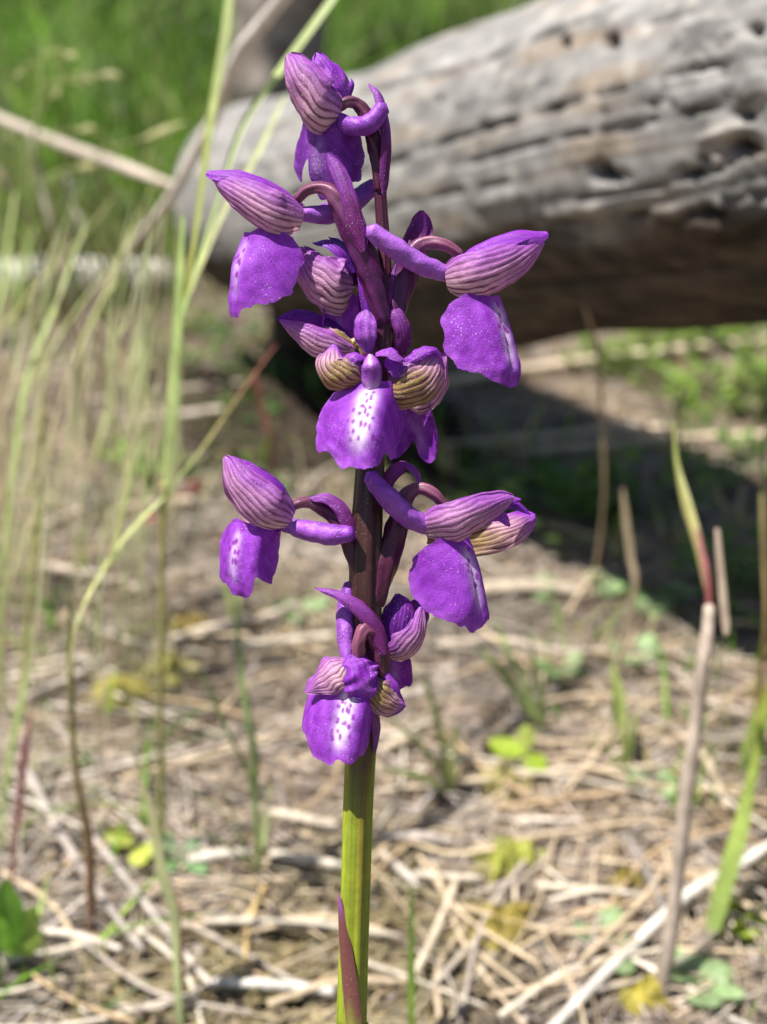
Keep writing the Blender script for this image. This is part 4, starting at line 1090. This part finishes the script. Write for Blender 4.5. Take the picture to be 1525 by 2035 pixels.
# sunlit herbs behind the raised log
g_h = "sunlit herbs behind the raised log"
for x, y in [(1310, 700), (1370, 705), (1440, 690), (1500, 700), (1330, 790), (1390, 830), (1450, 800), (1505, 800), (1250, 745), (1180, 735), (1560, 760), (1600, 840)]:
    herb(G(x, y), 16, .0115 * rnd.uniform(.8, 1.3), .0034, np.array((.22, .33, .06)) * rnd.uniform(.6, 1.15), "bright green leafy herb growing in the sun behind the raised log", group=g_h, rise=1.2, prof='round')
for x, y in [(372, 730), (384, 665)]:
    herb(G(x, y), 14, .010, .0026, (.17, .25, .06), "leafy green herb beside the thin end of the log", group="herbs by the log end", rise=1.4)
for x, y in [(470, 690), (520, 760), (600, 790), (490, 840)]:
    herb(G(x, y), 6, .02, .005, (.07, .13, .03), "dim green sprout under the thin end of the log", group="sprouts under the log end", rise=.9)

# weeds and dead blades standing in the log's shade
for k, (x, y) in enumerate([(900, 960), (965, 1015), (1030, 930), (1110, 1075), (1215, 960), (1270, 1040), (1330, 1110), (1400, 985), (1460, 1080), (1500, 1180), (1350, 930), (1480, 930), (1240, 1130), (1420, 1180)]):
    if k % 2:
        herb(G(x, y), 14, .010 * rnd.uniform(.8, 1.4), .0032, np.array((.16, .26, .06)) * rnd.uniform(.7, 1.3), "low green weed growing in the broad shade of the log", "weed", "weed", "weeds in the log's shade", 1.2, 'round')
    else:
        bl = []
        for q in range(5):
            dx_ = rnd.uniform(-60, 60); hh_ = rnd.uniform(50, 130)
            bl.append(([(x + dx_, y - hh_, rnd.uniform(-.01, .01)), (x + dx_ * .4, y - hh_ * .5, 0), (x + dx_ * .1, y - 8, 0)], [3, rnd.uniform(7, 13), 7]))
        tuft((x, y), bl, "loose tuft of straw and green blades in the broad shade of the log", (.24, .33, .08), (.55, .46, .30), "grass tufts in the log's shade")

# moss cushions
def moss(px, py, rx, ry, col, label):
    c0 = G(px, py)
    ra = px_w(rx, c0); rb = ra * ry / rx * 1.35
    n1, n2 = 26, 60
    r = np.linspace(0, 1, n1) ** .8; a = np.arange(n2) / n2 * 6.28318
    Rr, Aa = np.meshgrid(r, a, indexing='ij')
    sd = rnd.randrange(999)
    col = np.array(col) * .8 + np.array([.02, .03, .025])
    ed = 1 + .35 * wob(np.cos(Aa) * 2.2, np.sin(Aa) * 2.2, sd)
    X = c0[0] + ra * ed * Rr * np.cos(Aa); Y = c0[1] + rb * ed * Rr * np.sin(Aa)
    Z = height(X, Y) + .0065 * (1 - Rr ** 2) - .0005 + .0016 * wob(X * 260, Y * 260, sd) + .0012 * rng.normal(0, 1, X.shape) * (1 - Rr)
    c = mixc(np.array(col) * .55, np.array(col) * 1.25, np.clip(.5 + .35 * wob(X * 200, Y * 200, sd + 1) + rng.normal(0, .2, X.shape), 0, 1))
    tag(build("moss_cushion", np.stack([X, Y, Z], -1), grid_faces(n1, n2, True), M_STRAW, None, c, origin=c0), label, "moss")


moss(245, 1392, 80, 46, (.40, .33, .035), "golden yellow moss cushion behind the slender pink footed stem")
moss(345, 1350, 70, 34, (.36, .31, .06), "dull yellow moss patch crossed by the tall stalk's thin culm")
moss(1010, 1725, 80, 46, (.33, .33, .035), "green yellow moss cushion between twigs")
moss(985, 1860, 95, 62, (.35, .26, .03), "amber moss cushion beside the short crossing sticks")
moss(1275, 1990, 60, 36, (.40, .32, .03), "yellow moss cushion under the white branch")
moss(1000, 1570, 60, 26, (.36, .30, .10), "faint straw yellow moss below the seedling")
moss(380, 1260, 50, 26, (.38, .26, .04), "ochre moss clump on litter behind the blue green tuft")
moss(1240, 1775, 40, 22, (.40, .30, .05), "small gold moss dab by the pale crossing stick")

# ------------------------------------------------------------------ sticks that can be told apart
def lying(name, pts, wpx, col, label, cat="stick", group=None, lift=.5, end=None, flat=1.0, lump=.12):
    base_ = [G(x, y) for x, y in pts]
    wpx = wpx if isinstance(wpx, (list, tuple)) else [wpx] * len(pts)
    rad = [px_w(w * .40, p) for w, p in zip(wpx, base_)]
    P_ = [p + [0, 0, r * lift + .0042] for p, r in zip(base_, rad)]
    return stick(name, P_, rad, col, label, cat, group, nv=12, nu=30, flat=flat, end=end, lump=lump)


WHITE = (.62, .58, .52)
lying("white_branch", [(1060, 2110), (1130, 2040), (1240, 1925), (1375, 1802), (1450, 1762), (1600, 1660)], [26, 28, 28, 30, 27, 25], WHITE, "bleached white branch lying slantwise behind the dead stalk")
lying("white_stick", [(428, 1982), (520, 1988), (590, 1992), (664, 2003)], [20, 28, 26, 24], WHITE, "smooth white stick pointing at the foot of the orchid stem")
lying("stick", [(826, 1966), (858, 1900), (884, 1840), (908, 1778)], [24, 22, 20, 24], (.52, .44, .33), "tan stick standing away from the moss, thicker at one end")
lying("stick", [(856, 1996), (920, 1925), (996, 1848)], [18, 17, 18], (.42, .36, .29), "grey brown twig lying across the amber moss")
lying("stick", [(825, 1768), (890, 1772), (955, 1776)], [20, 20, 18], (.55, .48, .38), "short straight pale stick above the amber moss")
lying("stick", [(1066, 1790), (1140, 1797), (1232, 1803)], [20, 22, 20], (.58, .50, .38), "pale crossing stick between moss and dead stalk")
lying("stick", [(1150, 1940), (1190, 1915), (1225, 1900), (1250, 1850)], [16, 16, 14, 10], TAN, "crooked tan twig touching the white branch")
lying("stick", [(95, 1066), (170, 1036), (245, 1012)], [14, 22, 24], (.60, .51, .41), "pale flat stick slanting up under the long leaf of the tall stalk")
lying("stick", [(235, 1034), (300, 1026), (385, 1018)], [20, 20, 22], (.55, .44, .34), "tan flat stick lying under the grass joint")
lying("stick", [(90, 1150), (190, 1170), (300, 1200)], [24, 26, 22], (.46, .38, .31), "broad dull stick lying among straw behind the slender stem")
lying("stick", [(310, 1308), (400, 1280), (500, 1260), (590, 1230)], [18, 22, 22, 18], (.58, .49, .39), "long pale stick above the ochre moss")
lying("stick", [(470, 1312), (560, 1302), (660, 1290)], [20, 22, 20], (.56, .48, .38), "pale stick lying parallel to the long one, by the lowest hood")
lying("stick", [(60, 1415), (140, 1380), (210, 1340)], [20, 26, 22], (.50, .43, .36), "grey tan stick leaning on the golden moss")
lying("reed", [(700, 800), (870, 783), (985, 762), (1120, 745), (1300, 722), (1600, 690)], [20, 24, 24, 26, 26, 26], (.70, .57, .42), "long jointed tan reed lying in the sun behind the log's shade", "reed")
lying("reed", [(880, 905), (990, 898), (1100, 888), (1195, 878), (1350, 870)], [14, 20, 20, 20, 16], (.70, .57, .42), "thin tan reed at the edge of the log's shade", "reed")
lying("reed", [(1020, 922), (1150, 910), (1250, 902), (1400, 890), (1600, 886)], [18, 20, 22, 20, 20], (.70, .57, .42), "long tan reed touching the thin one at the shade's edge", "reed")
lying("reed", [(250, 862), (330, 848), (400, 842), (478, 830)], [16, 20, 22, 24], (.62, .53, .44), "white tan reed with a bright end pointing into the deep shade", "reed")
lying("reed", [(180, 815), (300, 800), (400, 790), (560, 772), (700, 755)], [10, 14, 16, 15, 12], (.44, .37, .30), "thin grey reed running into the deep shade", "reed")
lying("stick", [(985, 1082), (1050, 1068), (1110, 1070), (1185, 1092)], [16, 18, 18, 14], (.46, .36, .26), "curved tan twig lying in the log's shade")
lying("stick", [(900, 1215), (980, 1196), (1070, 1192), (1180, 1205)], [24, 38, 38, 20], (.52, .43, .33), "broad tan bark strip at the lit edge of the log's shade", flat=.5)
lying("stick", [(870, 1305), (1000, 1300), (1110, 1322), (1200, 1318)], [16, 22, 20, 14], (.46, .38, .31), "grey tan stick lying behind the seedling")
lying("stick", [(55, 1557), (138, 1713), (230, 1851), (290, 1925)], [20, 22, 20, 16], (.43, .37, .33), "grey dead stalk slanting down past the plump pale stem", lift=2)
lying("stick", [(185, 1690), (270, 1800), (350, 1905), (430, 2000)], [18, 18, 17, 16], (.48, .42, .37), "grey dead stalk lying under the plump pale stem", lift=1.5)
lying("stick", [(75, 1880), (150, 1888), (245, 1916)], [16, 20, 16], (.60, .53, .45), "pale stick lying by the leafy plant")
lying("stick", [(205, 1600), (300, 1700), (340, 1790)], [12, 14, 12], (.50, .44, .39), "thin grey twig behind the plump pale stem")
lying("stick", [(530, 1640), (600, 1655), (670, 1672)], [20, 26, 20], (.52, .44, .35), "stout tan stick end beside the orchid stem", flat=.7)
lying("stick", [(540, 1728), (610, 1738), (680, 1752)], [24, 24, 22], (.60, .53, .44), "pale stick pointing at the orchid stem from the tuft")
lying("stick", [(380, 1738), (440, 1728), (500, 1722)], [22, 28, 16], (.60, .53, .46), "white tan chip of wood at the foot of the blue green tuft", flat=.6)
lying("stick", [(500, 1870), (590, 1868), (660, 1872)], [18, 22, 20], (.54, .46, .35), "straight tan stick next to the stem sheath")
lying("stick", [(490, 1950), (495, 1880), (510, 1830), (530, 1790)], [12, 14, 16, 14], (.50, .36, .16), "curled orange brown dry leaf blade", "dry leaf")
lying("stick", [(750, 1600), (850, 1590), (960, 1578), (1120, 1560), (1300, 1550)], [12, 14, 14, 13, 12], (.58, .47, .34), "long thin straw crossing behind the orchid stem", "straw")
lying("stick", [(1240, 1690), (1280, 1760), (1320, 1850)], [24, 28, 22], (.22, .19, .17), "dark weathered twig running into the dead stalk")
lying("stick", [(760, 1690), (830, 1692), (900, 1700)], [22, 26, 22], (.40, .34, .30), "grey stick touching the orchid stem above the short pale one", flat=.7)
lying("stick", [(760, 1725), (810, 1770), (830, 1790)], [16, 20, 12], (.55, .49, .43), "short pale slanted stick close to the orchid stem")
lying("stick", [(760, 1520), (800, 1500), (830, 1490)], [24, 26, 20], (.60, .50, .37), "short tan stick by the pale low tuft")
lying("stick", [(1340, 1480), (1400, 1540), (1440, 1640)], [18, 20, 18], (.48, .38, .28), "tan twig bent behind the dead stalk")
lying("stick", [(1330, 1350), (1400, 1420), (1490, 1450)], [16, 20, 16], (.40, .33, .27), "grey brown twig behind the dead stalk's middle")
# pale pebbles and bark chips
def pebble(px, py, rx, ry, col, label, name="pebble", cat="pebble", hgt=.6):
    c0 = G(px, py); ra = px_w(rx, c0); rb = px_w(ry, c0) * 1.2
    th_, ph_ = np.meshgrid(np.linspace(.02, math.pi - .02, 12), np.arange(18) / 18 * 6.2832, indexing='ij')
    sdd = rnd.randrange(999)
    k = 1 + .13 * wob(np.cos(ph_) * np.sin(th_) * 1.2, np.cos(th_) + np.sin(ph_), sdd)
    V = np.stack([ra * k * np.sin(th_) * np.cos(ph_), rb * k * np.sin(th_) * np.sin(ph_), min(ra, rb) * hgt * k * np.cos(th_) + min(ra, rb) * hgt * .6], -1) + c0
    c = np.tile(col, (V.shape[0] * V.shape[1], 1)) * (1 + .15 * wob(ph_, th_ * 2, sdd + 1)).reshape(-1, 1)
    tag(build(name, V, grid_faces(12, 18, True), M_STRAW, None, c, origin=c0), label, cat)


pebble(890, 1352, 25, 32, (.48, .40, .35), "pale pinkish stone standing on the litter right behind the spike")
pebble(838, 1538, 16, 14, (.66, .62, .58), "small white pebble at the foot of the pale low tuft")
pebble(308, 1508, 13, 13, (.70, .66, .66), "tiny white pebble next to the tall stalk's culm")
pebble(352, 1618, 15, 14, (.66, .60, .56), "small white pebble above the dark clover like sprout")
pebble(168, 2012, 22, 11, (.70, .64, .58), "white wood crumb at the foot of the slender pink stem")
pebble(1390, 1690, 22, 20, (.58, .50, .43), "pale stone beside the dead stalk's middle")
pebble(1400, 1715, 22, 14, (.58, .52, .47), "flat pale stone under the wide green blade")
pebble(925, 1430, 52, 26, (.26, .20, .16), "brown bark chip lying below the pale stone", "bark_chip", "bark", .45)
pebble(1180, 1470, 60, 26, (.24, .185, .15), "dark brown bark chip beyond the seedling", "bark_chip", "bark", .45)
pebble(1290, 1510, 50, 22, (.27, .24, .22), "grey bark chip between dark clods", "bark_chip", "bark", .45)
pebble(620, 1660, 62, 26, (.25, .20, .17), "wide flat bark chip touching the orchid stem", "bark_chip", "bark", .3)
pebble(560, 1830, 52, 30, (.27, .235, .21), "grey bark chip behind the stem sheath", "bark_chip", "bark", .35)
pebble(440, 1830, 50, 24, (.34, .30, .27), "light grey bark chip below the blue green tuft", "bark_chip", "bark", .35)
pebble(600, 1930, 60, 26, (.22, .15, .11), "red brown bark chip above the white stick", "bark_chip", "bark", .3)
pebble(110, 1975, 70, 30, (.24, .19, .165), "big brown bark chip beneath the leafy plant", "bark_chip", "bark", .3)
pebble(130, 1440, 50, 26, (.24, .20, .17), "dark bark chip in front of the golden moss", "bark_chip", "bark", .4)
pebble(900, 1715, 60, 22, (.22, .19, .175), "dark grey bark chip in front of the green yellow moss", "bark_chip", "bark", .4)
pebble(860, 1735, 32, 20, (.16, .13, .115), "small black brown clod by the short pale slanted stick", "bark_chip", "bark", .6)
pebble(1420, 1480, 46, 24, (.12, .10, .09), "nearly black clod beside the dead stalk", "bark_chip", "bark", .6)

# loose dry straws that stand out of the litter
g_s = "loose dry straws on the litter"
for k in range(150):
    x = rnd.uniform(-200, 1725); y = 900 + (rnd.random() ** .8) * 1150
    a = rnd.uniform(0, 6.28) if rnd.random() < .4 else rnd.gauss(0, .45)
    c0 = G(x, y); L_ = rnd.uniform(.018, .05)
    d = np.array([math.cos(a), math.sin(a), 0]); bnd = np.array([-d[1], d[0], 0]) * rnd.uniform(-.005, .005)
    Pp = []
    for t_, bb in ((-.5, 0), (0, 1), (.5, 0)):
        q = c0 + d * L_ * t_ + bnd * bb
        q[2] = float(height(q[0], q[1])) + .0035 + rnd.uniform(0, .003)
        Pp.append(q)
    r0 = rnd.uniform(.00025, .00075)
    cc = rnd.choice([(.58, .46, .31), (.52, .41, .28), (.60, .53, .43), (.40, .34, .29), (.46, .33, .2)])
    stick("dry_straw", Pp, [r0, r0, r0 * .8], cc, "loose dry straw lying on top of the brown litter", "straw", g_s, nv=6, nu=9, flat=rnd.choice([.4, 1]), mat=M_STRAW)

# ------------------------------------------------------------------ litter and turf: what nobody could count
def strips(name, base, yaw, pitch, length, width, bend, col, nseg, mat, tri=True):
    """many small prisms (3-sided, bent) in one mesh"""
    n = len(base)
    s = np.linspace(-.5, .5, nseg + 1)
    d = np.stack([np.cos(yaw) * np.cos(pitch), np.sin(yaw) * np.cos(pitch), np.sin(pitch)], -1)
    side = np.stack([-np.sin(yaw), np.cos(yaw), 0 * yaw], -1)
    up = np.cross(d, side)
    c = base[:, None, :] + d[:, None, :] * (s[None, :, None] * length[:, None, None]) + side[:, None, :] * ((1 - 4 * s ** 2)[None, :, None] * bend[:, None, None])
    w = width[:, None] * np.interp(s, [-.5, -.3, .3, .5], [.6, 1, .9, .45])[None, :]
    V = []
    for a in (0.5, 2.6, 4.71):
        V.append(c + side[:, None, :] * (w * math.cos(a))[..., None] + up[:, None, :] * (w * .7 * math.sin(a))[..., None])
    V = np.stack(V, 2)                                   # n, nseg+1, 3, 3
    F1 = grid_faces(nseg + 1, 3, True)
    F = (F1[None] + (np.arange(n) * 3 * (nseg + 1))[:, None, None]).reshape(-1, 4)
    C = np.repeat(col, 3 * (nseg + 1), axis=0)
    return build(name, V.reshape(-1, 3), F, mat, None, C)


pal = np.array([(.60, .49, .37), (.54, .44, .33), (.64, .55, .45), (.48, .41, .36), (.34, .27, .21), (.70, .64, .57), (.52, .41, .26), (.24, .19, .165), (.46, .42, .40)])
n = 84000
yy = .05 + rng.beta(1.15, 2.1, n) * 1.25
xx = rng.uniform(-1, 1, n) * (.20 + yy * .55)
out_ = np.arange(n) >= 68000                                  # the litter goes on all round
yy = np.where(out_, rng.uniform(-.5, 1.1, n), yy)
xx = np.where(out_, rng.uniform(.12, 1, n) * np.where(rng.random(n) < .5, -1, 1), xx)
base_ = np.stack([xx, yy, height(xx, yy) + rng.uniform(-.0005, .004, n)], -1)
yaw = np.where(rng.random(n) < .5, rng.normal(0, .5, n), rng.uniform(0, 6.28, n))
big = rng.random(n)
ln = rng.uniform(.008, .032, n) * (1 + .5 * (big > .92)); wd = rng.uniform(.00014, .00046, n) * (1 + 1.3 * (big > .95))
cc = pal[rng.integers(0, len(pal), n)] * rng.uniform(.65, 1.25, (n, 1))
zone = wob(xx * 9, yy * 9, 61); zone2 = wob(xx * 14, yy * 14, 62)
cc = mixc(cc, cc.mean(1, keepdims=True) * np.array([1.0, .93, .88]), np.clip(.12 + .45 * zone, 0, .7))     # bleached grey areas
cc = cc * np.where(zone2 > .25, .62, 1.1)[:, None] * np.array([1.06, 1.02, .98])                                                       # rotten dark areas
cc = mixc(cc, (.40, .34, .12), np.clip(wob(xx * 11, yy * 11, 63) - .55, 0, .45))                          # mossy tinge
lit = strips("straw_litter", base_, yaw, rng.normal(0, .10, n), ln, wd, rng.normal(0, .0014, n), cc, 2, M_STRAW)
lit["kind"] = "stuff"; tag(lit, "matted layer of dry straw and needles covering the soil", "litter")

n = 24000
yy = .05 + rng.beta(1.1, 2.2, n) * 1.2
xx = rng.uniform(-1, 1, n) * (.20 + yy * .55)
base_ = np.stack([xx, yy, height(xx, yy) + rng.uniform(0, .002, n)], -1)
cc = pal[rng.integers(0, len(pal), n)] * np.array([.72, .68, .66]) * rng.uniform(.45, 1.2, (n, 1))
cr = strips("bark_crumb_litter", base_, rng.uniform(0, 6.28, n), rng.normal(0, .3, n), rng.uniform(.0015, .008, n), rng.uniform(.0006, .0024, n), 0 * yy, cc, 2, M_STRAW)
cr["kind"] = "stuff"; tag(cr, "crumbs of bark and dead leaves strewn between the straws", "litter")


def turf(name, xx, yy, hgt, wid, cols, label, lean=.45, seg=4):
    n = len(xx)
    yaw = rng.uniform(0, 6.28, n); le = np.abs(rng.normal(0, lean, n))
    b = np.stack([xx, yy, height(xx, yy) - .002], -1)
    t = np.linspace(0, 1, seg + 1)
    dx = np.cos(yaw)[:, None] * (le[:, None] * t ** 1.8) * hgt[:, None]
    dy = np.sin(yaw)[:, None] * (le[:, None] * t ** 1.8) * hgt[:, None]
    dz = hgt[:, None] * t * (1 - .25 * np.minimum(le, 1.3)[:, None] * t)
    c = b[:, None, :] + np.stack([dx, dy, dz], -1)
    fa = rng.uniform(0, 6.28, n)
    sv = np.stack([np.cos(fa), np.sin(fa), 0 * fa], -1)
    w = wid[:, None] * np.interp(t, [0, .3, .7, 1], [.7, 1, .7, .06])[None, :]
    V = np.stack([c - sv[:, None] * w[..., None], c + sv[:, None] * w[..., None]], 2)
    F1 = grid_faces(seg + 1, 2)
    F = (F1[None] + (np.arange(n) * 2 * (seg + 1))[:, None, None]).reshape(-1, 4)
    C = np.repeat(cols, 2 * (seg + 1), axis=0)
    o = build(name, V.reshape(-1, 3), F, M_LEAF, None, C)
    o["kind"] = "stuff"; tag(o, label, "grass")
    return o


gp_ = np.array([(.13, .32, .02), (.20, .42, .03), (.06, .16, .015), (.30, .46, .07), (.36, .36, .13), (.48, .42, .27)])
n = 60000
nc = 1250
cy = .62 + rng.random(nc) ** 1.25 * 3.2; cxx = rng.uniform(-1, 1, nc) * (.45 + cy * .8)
keep = ~((cxx > -.05) & (cy < .78)) & ~((cy < .72) & (cxx > -.14))
cxx, cy = cxx[keep], cy[keep]
ci = rng.integers(0, len(cxx), n)
xx = cxx[ci] + rng.normal(0, .017, n) * (1 + cy[ci] * .5); yy = cy[ci] + rng.normal(0, .022, n) * (1 + cy[ci] * .5)
ctone = np.where(rng.random(len(cxx)) < .3, rng.uniform(.08, .3, len(cxx)), rng.uniform(.45, 1.25, len(cxx))); chgt = rng.uniform(.5, 1.5, len(cxx)); cdry = .7 * rng.random(len(cxx)) ** 6
hh = rng.uniform(.03, .10, n) * (.7 + .35 * np.minimum(cy[ci], 2.2)) * chgt[ci]
gcol = gp_[rng.choice(6, n, p=[.3, .27, .2, .12, .07, .04])] * rng.uniform(.7, 1.25, (n, 1)) * ctone[ci][:, None]
gcol = mixc(gcol, (.46, .42, .20), np.clip(cdry[ci] + rng.normal(0, .1, n), 0, .8))
turf("meadow_turf", xx, yy, hh, rng.uniform(.0007, .0016, n) * (.8 + .5 * yy), gcol, "dense green grass growing behind the log and the dead stems", .6)

n = 5200
yy = rng.uniform(.14, .8, n); xx = rng.uniform(-1, 1, n) * (.15 + yy * .5)
k = (wob(xx * 6, yy * 6, 50) > -.1) & (np.hypot(xx, yy - .06) > .07)
xx, yy = xx[k], yy[k]
turf("sparse_grass", xx, yy, rng.uniform(.006, .030, len(xx)), rng.uniform(.0003, .0008, len(xx)), gp_[rng.choice(6, len(xx))] * rng.uniform(.8, 1.3, (len(xx), 1)), "thin short green shoots scattered through the dry litter", .7, 3)
